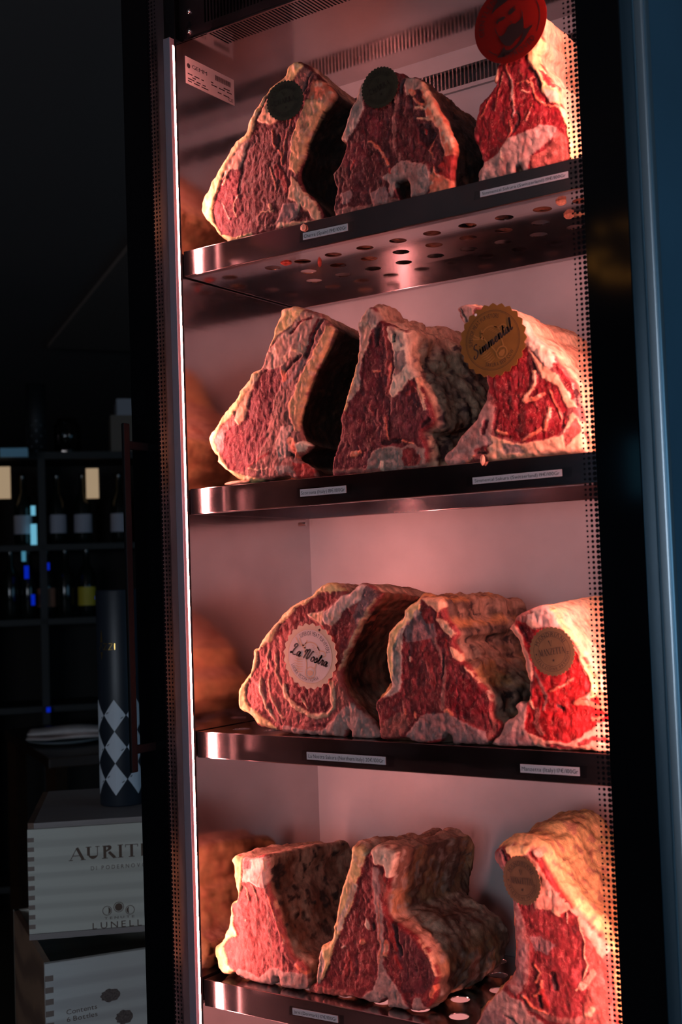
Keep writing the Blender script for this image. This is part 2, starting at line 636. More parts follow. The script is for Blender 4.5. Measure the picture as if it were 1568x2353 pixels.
# door
door = MB()
for bx in ((-.0688, -.024, -.0385, -.001, .30, 2.44), (.632, .6751, -.0385, -.001, .30, 2.44), (-.0688, .6751, -.0385, -.001, .24, .30),
           (-.0688, .6751, -.0385, -.001, 2.38, 2.44)):
    door.box(*bx)
door = door.build('door', M_BLUEL, cab, bevel=.001)
fr = MB()
FY0, FY1 = -.0425, -.0388
for bx in ((-.0688, -.0198, FY0, FY1, .24, 2.44), (.6253, .6751, FY0, FY1, .24, 2.44), (-.0198, .6253, FY0, FY1, .24, .33),
           (-.0198, .6253, FY0, FY1, 2.33, 2.44)):
    fr.box(*bx)
fr.build('glass_border', M_BLACK, door)
MB().quad((-.0198, -.041, .33), (.6253, -.041, .33), (.6253, -.041, 2.33), (-.0198, -.041, 2.33)).build('glass_pane', M_GLASS, door, fix=False)
b = MB()
z = .34
while z < 2.32:
    for sx, x0 in ((-1, .6253), (1, -.0198)):
        for dx, rr in ((.0026, .00232), (.0085, .00175), (.0142, .00128)):
            cx = x0 + sx * dx
            n = 14
            b.add([(cx + rr * cos(2 * pi * i / n), -.0414, z + rr * sin(2 * pi * i / n)) for i in range(n)], [tuple(range(n))])
    z += .00572
b.build('dot_border', M_DOT, door, fix=False)
for bx in ((-.066, -.026, -.001, .0028, .30, 2.42), (.634, .672, -.001, .0028, .30, 2.42)):
    MB().box(*bx).build('gasket', M_GASKET, door)
hz0, hz1 = aty(314, 1775, -.085)[2], aty(296, 972, -.085)[2]
b = MB().box(-.0420, -.0365, -.092, -.080, hz0, hz1)
for zz in (hz0 + .03, hz1 - .03):
    b.box(-.0412, -.0373, -.081, -.042, zz - .006, zz + .006)
b.build('door_handle', M_BLACKM, door, bevel=.0015)
# LED strips
b = MB().slab([(-.0012, -.0300), (.0112, -.0300), (.0112, -.0206), (.0075, -.0171), (-.0012, -.0171)], ZC - .35, None, ZC - .01)
ls = b.build('led_profile', M_ALU, cab, bevel=.0006)
MB().quad((.0113, -.0240, .35), (.0113, -.0205, .35), (.0113, -.0205, ZC - .02), (.0113, -.0240, ZC - .02)).quad((.0113, -.0205, .35), (.0075, -.0169, .35), (.0075, -.0169, ZC - .02), (.0113, -.0205, ZC - .02)).build('led_diffuser', M_LED, ls, fix=False)
b = MB().slab([(.6245, -.0300), (.6245, -.0206), (.6283, -.0171), (.6315, -.0171), (.6315, -.0300)], ZC - .35, None, ZC - .01)
ls = b.build('led_profile', M_ALU, cab, bevel=.0006)
MB().quad((.6244, -.0240, .35), (.6244, -.0240, ZC - .02), (.6244, -.0205, ZC - .02), (.6244, -.0205, .35)).quad((.6244, -.0205, .35), (.6244, -.0205, ZC - .02), (.6282, -.0169, ZC - .02), (.6282, -.0169, .35)).build('led_diffuser', M_LEDR, ls, fix=False)

# rating plate stuck on the left wall
A_, B_, C_ = [np.array(aty(0, 0, 0)) for _ in range(3)]


def atx(px, py, X):
    d = ray(px, py)
    return CAM + d * ((X - CAM[0]) / d[0])


g0, g1, g2 = atx(425, 128, XL), atx(537, 187, XL), atx(426, 190, XL)
gy0, gy1, gzt, gzb = g0[1], g1[1], g0[2], g2[2]
gw, gh = gy1 - gy0, gzt - gzb
GM = Matrix.Translation((XL + .0002, (gy0 + gy1) / 2, (gzt + gzb) / 2)) @ Matrix(((0, 0, 1), (1, 0, 0), (0, 1, 0))).to_4x4()
gs = worldthing('rating_plate', 'white rating plate sticker with printed lines on the inner left wall of the cabinet', 'sticker',
                (XL + .0002, (gy0 + gy1) / 2, (gzt + gzb) / 2))
MB().slab([(-gw / 2, -gh / 2), (gw / 2, -gh / 2), (gw / 2, gh / 2), (-gw / 2, gh / 2)], .0002, GM, .0003).build('plate', mat('plate_film', (.62, .55, .55), .5), gs)
b = MB()
text_line(b, 'GEMM', gw * .30, gh * .15, GM @ Matrix.Translation((-gw * .22, gh * .22, 0)), .0005)
b.lathe([(.0001, .0005), (gh * .09, .0006)], 20, GM @ Matrix.Translation((-gw * .44, gh * .18, 0)), cap=False)
random.seed(5)
for k in range(15):
    b.poly([(gw * (.10 + .022 * k), gh * .13), (gw * (.10 + .022 * k + .013), gh * .13), (gw * (.10 + .022 * k + .013), gh * .33), (gw * (.10 + .022 * k), gh * .33)], GM, .0005)
for j, yy in enumerate((-.02, -.11, -.2, -.29, -.38)):
    xx = -.46
    while xx < .4:
        l = random.uniform(.05, .14)
        if random.random() < .6 and not (j == 4 and xx > .2):
            b.poly([(gw * xx, gh * (yy - .02)), (gw * (xx + l), gh * (yy - .02)), (gw * (xx + l), gh * (yy + .022)), (gw * xx, gh * (yy + .022))], GM, .0005)
        xx += l + .04
text_line(b, 'CE', gw * .1, gh * .13, GM @ Matrix.Translation((gw * .42, -gh * .36, 0)), .0005)
b.build('printing', M_INK, gs)

# ------------------------------------------------------------------ shelves
ROWS = [(.045, .0125), (.099, .040), (.1530, .0125), (.2070, .040), (.2600, .0125)]
names = ['topmost', 'second from the top', 'third from the top', 'lowest']


def tray(z):
    b = MB()
    pitch, R, n = .0555, .0125, 28
    ys = [.003, .018, .072, .126, .180, .2335, .2865]
    X0, X1 = .001, .627

    def q(xa, xb, ya, yb):
        if xb - xa > 1e-5: b.quad((xa, ya, z), (xb, ya, z), (xb, yb, z), (xa, yb, z))
    q(X0, X1, ys[0], ys[1])
    for r, (yc, off) in enumerate(ROWS):
        ya, yb = ys[r + 1], ys[r + 2]
        x = X0 + off + .002
        q(X0, x, ya, yb)
        while x + pitch <= X1:
            cx = x + pitch / 2
            circ, rim = [], []
            for i in range(n):
                a = 2 * pi * i / n
                ca, sa = cos(a), sin(a)
                circ.append((cx + R * ca, yc + R * sa, z))
                tx = (x + pitch - cx) / ca if ca > 1e-6 else ((x - cx) / ca if ca < -1e-6 else 1e9)
                ty = (yb - yc) / sa if sa > 1e-6 else ((ya - yc) / sa if sa < -1e-6 else 1e9)
                t = min(tx, ty)
                rim.append((cx + t * ca, yc + t * sa, z))
            vs = circ + rim
            fs = [(i, i + n, (i + 1) % n + n, (i + 1) % n) for i in range(n)]
            corners = [(x + pitch, yb), (x, yb), (x, ya), (x + pitch, ya)]
            for cxx, cyy in corners:
                an = atan2(cyy - yc, cxx - cx) % (2 * pi)
                i = int(an / (2 * pi / n)) % n
                vs.append((cxx, cyy, z))
                fs.append((i + n, len(vs) - 1, (i + 1) % n + n))
            b.add(vs, fs)
            x += pitch
        q(x, X1, ya, yb)
    return b


for i, z in enumerate(ZS):
    sh = worldthing('perforated_shelf', 'stainless perforated shelf tray in the cabinet, %s of the four' % names[i], 'shelf',
                    (.3, .14, z - .036), 'shelf trays of the aging cabinet')
    t = tray(z - .0008).build('tray', M_TRAY, sh)
    md = t.modifiers.new('sheet', 'SOLIDIFY')
    md.thickness = .0012
    md.offset = 0
    b = MB().box(0, .628, 0, .0014, z - .0358, z)
    b.build('front_flange', M_FLANGE, sh, bevel=.0006)
    MB().box(.0015, .6265, .0014, .012, z - .0362, z - .0352).build('flange_return', M_FLANGE, sh)
    b = MB().box(0, .628, .2865, .2877, z - .036, z)
    b.box(0, .628, .276, .2877, z - .0372, z - .036)
    b.build('rear_flange', M_FLANGE, sh, bevel=.0005)
    for x0_ in (0, .6268):
        MB().box(x0_, x0_ + .0012, .004, .2865, z - .036, z - .001).build('side_flange', M_FLANGE, sh)
    for xx in (-.0005, .6285):
        b = MB().lathe([(.003, 0), (.003, .007)], 14, Matrix.Translation((xx - .0035 if xx < .3 else xx - .0035, .272, z - .045)) @ Matrix.Rotation(pi / 2, 4, 'Y'))
        b.build('support_pin', M_TRAY, sh, smooth=False)

# ------------------------------------------------------------------ price labels on the shelf fronts
LAB = [
    ((696, 535), (799, 514), (697, 551), 'Charra (Spain) 19€/100Gr', 'Charra, Spain'),
    ((1103.6, 438.8), (1305.6, 394), (1103.6, 452.8), 'Simmental Sakura (Switzerland) 19€/100Gr', 'Simmental Sakura, on the topmost shelf'),
    ((689.7, 1125), (795, 1115.5), (690.8, 1141.5), 'Scottona (Italy) 18€/100Gr', 'Scottona, Italy'),
    ((1086.3, 1098.3), (1291.4, 1077.3), (1087.5, 1113.6), 'Simmental Sakura (Switzerland) 19€/100Gr', 'Simmental Sakura, on the second shelf from the top'),
    ((704.8, 1727.5), (886, 1739.4), (704.8, 1744.9), 'La Nostra Sakura (Northern Italy) 20€/100Gr', 'La Nostra Sakura, Northern Italy'),
    ((1195.9, 1756), (1332, 1763), (1195.9, 1775.3), 'Manzetta (Italy) 17€/100Gr', 'Manzetta, Italy'),
    ((672.3, 2316.7), (776.2, 2333.7), (672.3, 2331.9), 'Jersi (Denmark) 17€/100Gr', 'Jersi, Denmark'),
]
for a, bb, c, s, lb in LAB:
    p0, p1, p2 = aty(*a, -.0005), aty(*bb, -.0005), aty(*c, -.0005)
    w, h = p1[0] - p0[0], p0[2] - p2[2]
    ctr = ((p0[0] + p1[0]) / 2, -.0004, (p0[2] + p1[2] + 2 * (p2[2] - p0[2]) / 2) / 2)
    th = atan2(p1[2] - p0[2], w) * .6
    t = worldthing('price_label', 'small white printed price strip reading ' + lb, 'price label', ctr, 'price labels taped to the shelf fronts')
    M = plane_y(ctr, th)
    MB().slab([(-w / 2, -h / 2), (w / 2, -h / 2), (w / 2, h / 2), (-w / 2, h / 2)], .0002, M, .0002).build('paper_strip', M_PAPER, t)
    b = MB()
    text_line(b, s, w * .95, h * .50, M, .0004)
    b.build('printed_text', M_INK, t)
    e = .007 if w < .09 else .010
    MB().poly([(-w / 2 - e, -h * .72), (w / 2 + e * 1.1, -h * .72), (w / 2 + e * 1.3, h * .7), (-w / 2 - e * .8, h * .7)], M, .0006).build('clear_tape', M_TAPE, t, fix=False)

# ------------------------------------------------------------------ meat
def _hash(ix, iy, iz, seed):
    h = (ix.astype(np.int64) * 374761393 + iy.astype(np.int64) * 668265263 + iz.astype(np.int64) * 2147483647 + seed * 974711)
    h = (h ^ (h >> 13)) * 1274126177
    h = h ^ (h >> 16)
    return (h & 0xFFFFFF) / float(0xFFFFFF)


def vnoise(P, scale, seed=0):
    Q = P / scale
    i = np.floor(Q).astype(np.int64)
    f = Q - i
    f = f * f * (3 - 2 * f)
    r = 0
    for dx in (0, 1):
        for dy in (0, 1):
            for dz in (0, 1):
                w = (f[:, 0] if dx else 1 - f[:, 0]) * (f[:, 1] if dy else 1 - f[:, 1]) * (f[:, 2] if dz else 1 - f[:, 2])
                r = r + w * _hash(i[:, 0] + dx, i[:, 1] + dy, i[:, 2] + dz, seed)
    return r * 2 - 1


def fbm(P, scale, seed=0, oct=3):
    r, a, t = 0, 1.0, 0
    for k in range(oct):
        r = r + a * vnoise(P, scale / 2 ** k, seed + 17 * k)
        t += a
        a *= 0.5
    return r / t


def segdist(P, poly, closed=True):
    A = np.array(poly, float)
    B = np.roll(A, -1, 0) if closed else A[1:]
    if not closed: A = A[:-1]
    best = np.full(len(P), 1e9)
    inside = np.zeros(len(P), bool)
    for a, b in zip(A, B):
        d = b - a
        L = d @ d
        if L == 0: continue
        t = np.clip(((P - a) @ d) / L, 0, 1)
        q = a + t[:, None] * d
        best = np.minimum(best, np.hypot(*(P - q).T))
        if closed:
            c = ((a[1] > P[:, 1]) != (b[1] > P[:, 1]))
            with np.errstate(divide='ignore', invalid='ignore'):
                xs = (b[0] - a[0]) * (P[:, 1] - a[1]) / (b[1] - a[1]) + a[0]
            inside ^= c & (P[:, 0] < xs)
    return np.where(inside, best, -best) if closed else best


def smooth(a, b, x):
    t = np.clip((x - a) / (b - a), 0, 1)
    return t * t * (3 - 2 * t)


# name: (colour, marbling, raised mm, part)
KEYS = {
    'fat': ((.92, .62, .28), 0, 2.2, 'fat_cap'), 'fatp': ((.84, .46, .28), 0, 1.4, 'fat_cap'), 'fatw': ((.84, .62, .46), .1, 1.6, 'fat_cap'),
    'fatw2': ((.80, .52, .44), .2, 1.2, 'fat_cap'), 'fatg': ((0.440, 0.317, 0.273), .05, 1, 'fat_cap'), 'fatpd': ((0.510, 0.290, 0.229), .1, .6, 'fat_cap'),
    'fatr2': ((.74, .34, .24), .35, 1.0, 'fat_cap'),
    'redfat': ((.80, .20, .11), .2, 1.0, 'fat_cap'),
    'lean': ((0.218, 0.012, 0.017), .55, -.8, 'lean_meat'), 'leana': ((0.112, 0.018, 0.021), .30, -.9, 'lean_meat'),
    'lean2': ((0.172, 0.023, 0.030), .45, -.8, 'lean_meat'), 'leanr': ((0.165, 0.030, 0.036), .25, -.4, 'lean_meat'),
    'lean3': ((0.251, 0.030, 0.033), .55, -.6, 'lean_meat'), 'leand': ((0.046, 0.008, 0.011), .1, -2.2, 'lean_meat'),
    'leanb': ((0.396, 0.030, 0.026), .2, .2, 'lean_meat'), 'leanb2': ((0.304, 0.033, 0.033), .35, .2, 'lean_meat'),
    'leanb3': ((0.383, 0.013, 0.015), .45, -.6, 'lean_meat'), 'leanp': ((0.304, 0.086, 0.079), .55, 0, 'lean_meat'),
    'leanp3': ((0.409, 0.086, 0.079), .6, -.2, 'lean_meat'), 'membr': ((0.317, 0.119, 0.099), .5, .2, 'lean_meat'),
    'leandust': ((0.290, 0.145, 0.145), .8, .1, 'lean_meat'), 'redbone': ((0.383, 0.099, 0.079), .75, 0, 'lean_meat'),
    'bonep': ((0.651, 0.387, 0.317), .15, .9, 'bone'), 'bonep2': ((0.493, 0.282, 0.246), .25, .7, 'bone'), 'bonegrey': ((0.370, 0.255, 0.220), .15, .8, 'bone'),
    'bonegr': ((0.334, 0.185, 0.176), .3, .6, 'bone'), 'bonegreen': ((0.264, 0.220, 0.185), .4, .6, 'bone'), 'boned': ((0.264, 0.106, 0.106), .3, .4, 'bone'),
    'rib': ((.74, .40, .20), .08, 2.2, 'bone'), 'ribp': ((.76, .38, .27), .1, 1.4, 'bone'),
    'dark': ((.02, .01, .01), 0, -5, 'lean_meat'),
}
PAL = {   # crust colours: three tones mixed in patches
    'fat': ((.92, .60, .28), (.88, .50, .24), (.80, .42, .22)), 'fatp': ((.78, .48, .34), (.62, .34, .24), (.42, .20, .14)),
    'yellow': ((.90, .62, .27), (.86, .52, .24), (.60, .30, .18)), 'fatpale': ((.94, .74, .50), (.92, .66, .40), (.86, .52, .32)),
    'dark': ((.05, .026, .02), (.03, .018, .016), (.09, .04, .025)), 'brown': ((.22, .09, .05), (.10, .045, .03), (.35, .15, .08)),
    'mould': ((.13, .08, .06), (.46, .28, .20), (.05, .035, .035)), 'mouldfat': ((.72, .42, .28), (.50, .28, .20), (.10, .05, .05)), 'mouldbrown': ((.26, .13, .08), (.50, .32, .22), (.05, .035, .03)),
    'orange': ((.75, .36, .15), (.60, .34, .22), (.30, .14, .09)), 'ring': ((.26, .10, .06), (.05, .022, .016), (.36, .10, .06)),
    'fibre': ((.85, .50, .32), (.90, .62, .42), (.62, .30, .20)), 'amber': ((.50, .25, .13), (.20, .10, .07), (.42, .30, .24)),
}


def meat_material(name, bump, mscale, rough):
    m, nt, N, L, B = newmat(name)
    at = N.new('ShaderNodeAttribute')
    at.attribute_name = 'Col'
    am = N.new('ShaderNodeAttribute')
    am.attribute_name = 'Marb'
    tc = N.new('ShaderNodeTexCoord')
    mp = N.new('ShaderNodeMapping')
    mp.inputs['Scale'].default_value = (1, 1, .6)
    L.new(tc.outputs['Object'], mp.inputs[0])
    n1 = N.new('ShaderNodeTexNoise')
    n1.inputs['Scale'].default_value = mscale
    n1.inputs['Detail'].default_value = 4
    n1.inputs['Distortion'].default_value = .5
    L.new(mp.outputs[0], n1.inputs['Vector'])
    # branching veins: ridges of the noise
    sb = N.new('ShaderNodeMath')
    sb.operation = 'SUBTRACT'
    sb.inputs[1].default_value = .5
    ab = N.new('ShaderNodeMath')
    ab.operation = 'ABSOLUTE'
    L.new(n1.outputs[0], sb.inputs[0])
    L.new(sb.outputs[0], ab.inputs[0])
    vr = N.new('ShaderNodeMapRange')
    vr.inputs['From Min'].default_value = .0
    vr.inputs['From Max'].default_value = .030
    vr.inputs['To Min'].default_value = 1
    vr.inputs['To Max'].default_value = 0
    L.new(ab.outputs[0], vr.inputs[0])
    n3 = N.new('ShaderNodeTexNoise')
    n3.inputs['Scale'].default_value = 150
    n3.inputs['Detail'].default_value = 3
    L.new(tc.outputs['Object'], n3.inputs['Vector'])
    pr = N.new('ShaderNodeMapRange')
    pr.inputs['From Min'].default_value = .44
    pr.inputs['From Max'].default_value = .62
    L.new(n3.outputs[0], pr.inputs[0])
    m1 = N.new('ShaderNodeMath')
    m1.operation = 'MULTIPLY'
    L.new(vr.outputs[0], m1.inputs[0])
    L.new(pr.outputs[0], m1.inputs[1])
    m2 = N.new('ShaderNodeMath')
    m2.operation = 'MULTIPLY'
    L.new(m1.outputs[0], m2.inputs[0])
    L.new(am.outputs['Fac'], m2.inputs[1])
    # patchy tone
    n4 = N.new('ShaderNodeTexNoise')
    n4.inputs['Scale'].default_value = 140
    n4.inputs['Detail'].default_value = 4
    L.new(mp.outputs[0], n4.inputs['Vector'])
    vv = N.new('ShaderNodeMapRange')
    vv.inputs['From Min'].default_value = .3
    vv.inputs['From Max'].default_value = .7
    vv.inputs['To Min'].default_value = .62
    vv.inputs['To Max'].default_value = 1.3
    L.new(n4.outputs[0], vv.inputs[0])
    sc = N.new('ShaderNodeVectorMath')
    sc.operation = 'SCALE'
    L.new(at.outputs['Color'], sc.inputs[0])
    L.new(vv.outputs[0], sc.inputs['Scale'])
    mx = N.new('ShaderNodeMix')
    mx.data_type = 'RGBA'
    mx.inputs[7].default_value = (.66, .24, .18, 1)
    L.new(m2.outputs[0], mx.inputs[0])
    L.new(sc.outputs[0], mx.inputs[6])
    L.new(mx.outputs[2], B.inputs['Base Color'])
    ad = N.new('ShaderNodeMath')
    ad.operation = 'ADD'
    L.new(n4.outputs[0], ad.inputs[0])
    L.new(n1.outputs[0], ad.inputs[1])
    n5 = N.new('ShaderNodeTexNoise')
    n5.inputs['Scale'].default_value = 520
    n5.inputs['Detail'].default_value = 2
    L.new(tc.outputs['Object'], n5.inputs['Vector'])
    a2 = N.new('ShaderNodeMath')
    a2.operation = 'MULTIPLY_ADD'
    a2.inputs[1].default_value = .45
    L.new(n5.outputs[0], a2.inputs[0])
    L.new(ad.outputs[0], a2.inputs[2])
    bp = N.new('ShaderNodeBump')
    bp.inputs['Strength'].default_value = bump
    bp.inputs['Distance'].default_value = .0016
    L.new(a2.outputs[0], bp.inputs['Height'])
    L.new(bp.outputs[0], B.inputs['Normal'])
    rr = N.new('ShaderNodeMapRange')
    rr.inputs['To Min'].default_value = rough - .15
    rr.inputs['To Max'].default_value = rough + .2
    L.new(n3.outputs[0], rr.inputs[0])
    L.new(rr.outputs[0], B.inputs['Roughness'])
    B.inputs['Specular IOR Level'].default_value = .25
    return m


MM = {
    'lean_meat': meat_material('lean_beef', .65, 230, .5),
    'fat_cap': meat_material('beef_fat', .30, 60, .42),
    'bone': meat_material('sawn_bone', .5, 170, .6),
    'dried_crust': meat_material('dry_aged_crust', .55, 50, .6),
}

CROP = {'A1': (450, 130, .229592), 'A2': (750, 140, .229592), 'A3': (1070, 0, .178571), 'B1': (470, 690, .229592), 'B2': (750, 690, .242347),
        'B3': (1010, 680, .242347), 'C1': (540, 1330, .267857), 'C2': (850, 1350, .242347), 'C3': (1120, 1350, .191327),
        'D1': (480, 1910, .229592), 'D2': (710, 1910, .267857), 'D3': (1080, 1890, .229592)}


def build_meat(key, spec, label):
    cx0, cy0, cs = CROP[key]
    Y = spec['Y']
    zs = ZS['ABCD'.index(key[0])] + .0002
    seed = spec['seed']
    rng = np.random.RandomState(seed)

    def W2(p):
        w = aty(cx0 + p[0] * cs, cy0 + p[1] * cs, Y)
        return np.array([w[0], w[2]])

    out = np.array([W2(p) for p in spec['out']])
    z0, z1 = out[:, 1].min(), out[:, 1].max()

    def rez(a):
        a = np.array(a, float)
        a[:, 1] = zs + (a[:, 1] - z0) * (z1 - zs) / (z1 - z0)
        return a
    out = rez(out)
    if ((out * np.roll(np.roll(out, -1, 0)[:, ::-1] * [1, -1], 0, 0)).sum(1)).sum() < 0: out = out[::-1]
    # resample the outline smoothly
    cr = np.array([(v.x, v.y) for v in catmull([(p[0], p[1], 0) for p in out], 10, True)])
    d = np.hypot(*(np.roll(cr, -1, 0) - cr).T)
    cum = np.concatenate([[0], np.cumsum(d)])
    L = cum[-1]
    n = int(L / .0018)
    cc = np.vstack([cr, cr[:1]])
    tt = np.arange(n) / n * L
    bd = np.stack([np.interp(tt, cum, cc[:, 0]), np.interp(tt, cum, cc[:, 1])], 1)
    P3 = np.stack([bd[:, 0], np.zeros(n), bd[:, 1]], 1)
    jag = spec.get('jag', .0020)
    bd[:, 0] += fbm(P3, .008, seed, 3) * jag
    bd[:, 1] += fbm(P3, .008, seed + 5, 3) * jag
    bd[:, 1] = np.maximum(bd[:, 1], zs)
    # interior grid
    h = .00145
    gx = np.arange(bd[:, 0].min(), bd[:, 0].max(), h)
    gz = np.arange(bd[:, 1].min(), bd[:, 1].max(), h * .87)
    G = np.array([(x + (h / 2 if j % 2 else 0), z) for j, z in enumerate(gz) for x in gx])
    dd = segdist(G, bd)
    G = G[dd > h * .6]
    G += rng.uniform(-.0002, .0002, G.shape)
    vs, _, fs, _, _, _ = delaunay_2d_cdt([Vector(p) for p in bd] + [Vector(p) for p in G], [(i, (i + 1) % n) for i in range(n)], [], 0, 1e-8, False)
    V = np.array([(v.x, v.y) for v in vs])
    nf = len(V)
    T = np.array([f for f in fs if len(f) == 3])
    cen = V[T].mean(1)
    T = [tuple(int(i) for i in f) for f in T[segdist(cen, bd) > 0]]
    # colours
    F3 = np.stack([V[:, 0], np.full(nf, Y), V[:, 1]], 1)
    warp = np.stack([fbm(F3, .016, seed + 1) * .0030 + fbm(F3, .0045, seed + 2) * .0019, fbm(F3, .016, seed + 3) * .0030 + fbm(F3, .0045, seed + 4) * .0019], 1)
    PW = V + warp
    base = KEYS[spec['base']]
    col = np.tile(np.array(base[0], float), (nf, 1))
    marb = np.full(nf, base[1], float)
    hgt = np.full(nf, base[2], float)
    cls = np.full(nf, base[3], dtype=object)
    wmod = 1 + .55 * fbm(F3, .011, seed + 7)
    for it in spec['reg']:
        k, w, pts = (it[0], None, it[1]) if len(it) == 2 else it
        K = KEYS[k]
        q = rez([W2(p) for p in pts])
        if w is None:
            sd = segdist(PW, q)
        else:
            ww = w * cs / 1900.0 / 2
            sd = ww * wmod - segdist(PW, q, False)
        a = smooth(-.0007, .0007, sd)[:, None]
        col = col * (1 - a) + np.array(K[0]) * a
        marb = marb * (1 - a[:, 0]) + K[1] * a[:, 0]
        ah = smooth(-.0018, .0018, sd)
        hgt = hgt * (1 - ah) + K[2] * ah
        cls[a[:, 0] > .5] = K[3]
    # blotches: blood, dried edges, smears of fat
    e1 = (smooth(.05, .45, fbm(F3, .014, seed + 41, 4)) * .55)[:, None]
    e2 = (smooth(.12, .5, fbm(F3, .007, seed + 42, 4)) * .6)[:, None]
    isf, isb = (cls == 'fat_cap')[:, None], (cls == 'bone')[:, None]
    alt1 = np.where(isf, np.array([.70, .36, .22]), np.where(isb, np.array([.46, .17, .14]), col * .42))
    alt2 = np.where(isf, np.array([.92, .74, .55]), np.where(isb, np.array([.66, .44, .38]), np.minimum(col * 1.7 + .05, .9)))
    col = col * (1 - e1) + alt1 * e1
    col = col * (1 - e2 * .7) + alt2 * e2 * .7
    # relief of the cut face
    de = segdist(V, bd)
    de[:n] = 0
    R = spec.get('R', .0045) * (1 + .4 * fbm(F3, .02, seed + 9))
    q = np.clip(1 - np.clip(de, 0, None) / R, 0, 1)
    roll = R * (1 - np.sqrt(np.clip(1 - q * q, 0, 1)))
    A = spec.get('amp', 1.0)
    # stretched noise: fibres
    Fs = F3 * np.array([1, 1, .6])
    y = Y + roll - hgt * .001 * smooth(0, .006, de) - A * .0026 * fbm(F3, .020, seed + 11) - A * .0007 * fbm(Fs, .0065, seed + 12, 3) - A * .0007 * fbm(F3, .0055, seed + 14, 2)
    lean = (cls == 'lean_meat')
    y -= np.where(lean, .0008, .0007) * fbm(Fs, .0034, seed + 13, 2)
    FV = np.stack([V[:, 0], y, V[:, 1]], 1)
    # body
    D = spec.get('D', .2)
    K = int(D / .0042)
    cz = zs
    cxm = bd[:, 0].mean()
    kz, kx, sh = spec.get('kz', .12), spec.get('kx', .05), spec.get('sh', 0)
    tang = np.roll(bd, -1, 0) - np.roll(bd, 1, 0)
    nr = np.stack([tang[:, 1], -tang[:, 0]], 1)
    nr /= np.linalg.norm(nr, axis=1)[:, None] + 1e-12
    area = np.sum(bd[:, 0] * np.roll(bd[:, 1], -1) - np.roll(bd[:, 0], -1) * bd[:, 1])
    if area < 0: nr = -nr
    # smoothed normals for a calm bulge
    ns = nr.copy()
    for _ in range(25): ns = (np.roll(ns, 1, 0) + ns + np.roll(ns, -1, 0)) / 3
    yb0 = y[:n].copy()
    rings, rc = [], []
    a1, a2 = spec.get('a1', .004), spec.get('a2', .0015)
    pal = spec['pal']
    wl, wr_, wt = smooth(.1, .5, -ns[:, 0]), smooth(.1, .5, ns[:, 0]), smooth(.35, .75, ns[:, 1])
    for k in range(1, K + 1):
        t = k / K
        yy = yb0 * (1 - smooth(0, .15, np.array([t]))[0]) + Y * smooth(0, .15, np.array([t]))[0] + t * D
        end = 1 - (1 - sqrt(max(0, 1 - max(0, (t - .85) / .15) ** 2))) * .25
        sx = (1 - kx * t ** 1.4) * end
        sz = (1 - kz * t ** 1.3) * end
        X = cxm + (bd[:, 0] - cxm) * sx + sh * t
        Z = cz + (bd[:, 1] - cz) * sz
        P = np.stack([X, yy, Z], 1)
        fade = float(smooth(0, .018, np.array([t * D]))[0])
        dsp = fade * (a1 * (fbm(P, .045, seed + 21) + .3) + a2 * 1.6 * fbm(P, .013, seed + 22) + a2 * .6 * fbm(P, .005, seed + 23, 2))
        dsp -= fade * spec.get('cav', 0) * wr_ * sin(pi * min(1, t * 1.2)) * (1 - smooth(.55, 1, (Z - zs) / (z1 - zs)))
        P[:, 0] += ns[:, 0] * dsp
        P[:, 2] += ns[:, 1] * dsp
        P[:, 2] = np.maximum(P[:, 2], zs)
        P[:, 1] = np.minimum(P[:, 1], YB - .008)
        P[:, 0] = np.clip(P[:, 0], XL + .003, XR - .006)
        rings.append(P)
        # crust colours
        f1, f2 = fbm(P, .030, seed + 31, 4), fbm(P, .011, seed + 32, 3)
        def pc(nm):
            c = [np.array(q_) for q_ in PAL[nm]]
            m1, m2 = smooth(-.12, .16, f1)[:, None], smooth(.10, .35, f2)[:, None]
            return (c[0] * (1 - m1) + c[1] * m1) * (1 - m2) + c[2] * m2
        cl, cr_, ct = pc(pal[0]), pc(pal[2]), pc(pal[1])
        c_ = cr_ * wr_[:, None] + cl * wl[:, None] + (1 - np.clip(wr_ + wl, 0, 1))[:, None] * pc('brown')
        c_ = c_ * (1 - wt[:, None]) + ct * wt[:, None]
        if spec.get('ring'):
            s_ = .5 + .5 * np.sin((P[:, 1] + .012 * f1) * 300)
            c_ = c_ * (.75 + .45 * s_[:, None] * wr_[:, None] + .25 * (1 - wr_[:, None]))
        near = 1 - float(smooth(.002, .008, np.array([t * D]))[0])
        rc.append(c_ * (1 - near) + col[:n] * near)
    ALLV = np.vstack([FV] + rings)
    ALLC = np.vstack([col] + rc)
    ALLM = np.concatenate([marb] + [np.full(n, .12)] * K)
    faces, fc = [], []
    for f in T:
        faces.append(f)
        q_ = [cls[i] for i in f]
        fc.append(max(set(q_), key=q_.count))

    ccw = area > 0
    for k in range(K):
        a = 0 if k == 0 else nf + (k - 1) * n
        b_ = nf + k * n
        for i in range(n):
            j = (i + 1) % n
            f = (a + i, a + j, b_ + j, b_ + i)
            faces.append(f[::-1] if not ccw else f)
            fc.append('dried_crust' if (k + 1) * D / K > .007 else cls[i])
    last = nf + (K - 1) * n
    tr = tessellate_polygon([[Vector((p[0], p[2], 0)) for p in rings[-1]]])
    for f in tr:
        faces.append(tuple(last + i for i in f))
        fc.append('dried_crust')
    me = bpy.data.meshes.new('whole')
    me.from_pydata(ALLV.tolist(), [], faces)
    bm = bmesh.new()
    bm.from_mesh(me)
    bmesh.ops.recalc_face_normals(bm, faces=bm.faces)
    bm.to_mesh(me)
    bm.free()
    me.update()
    nrm = np.zeros(len(me.vertices) * 3, np.float32)
    me.vertices.foreach_get('normal', nrm)
    nrm = nrm.reshape(-1, 3)
    faces = [tuple(p.vertices) for p in me.polygons]
    bpy.data.meshes.remove(me)
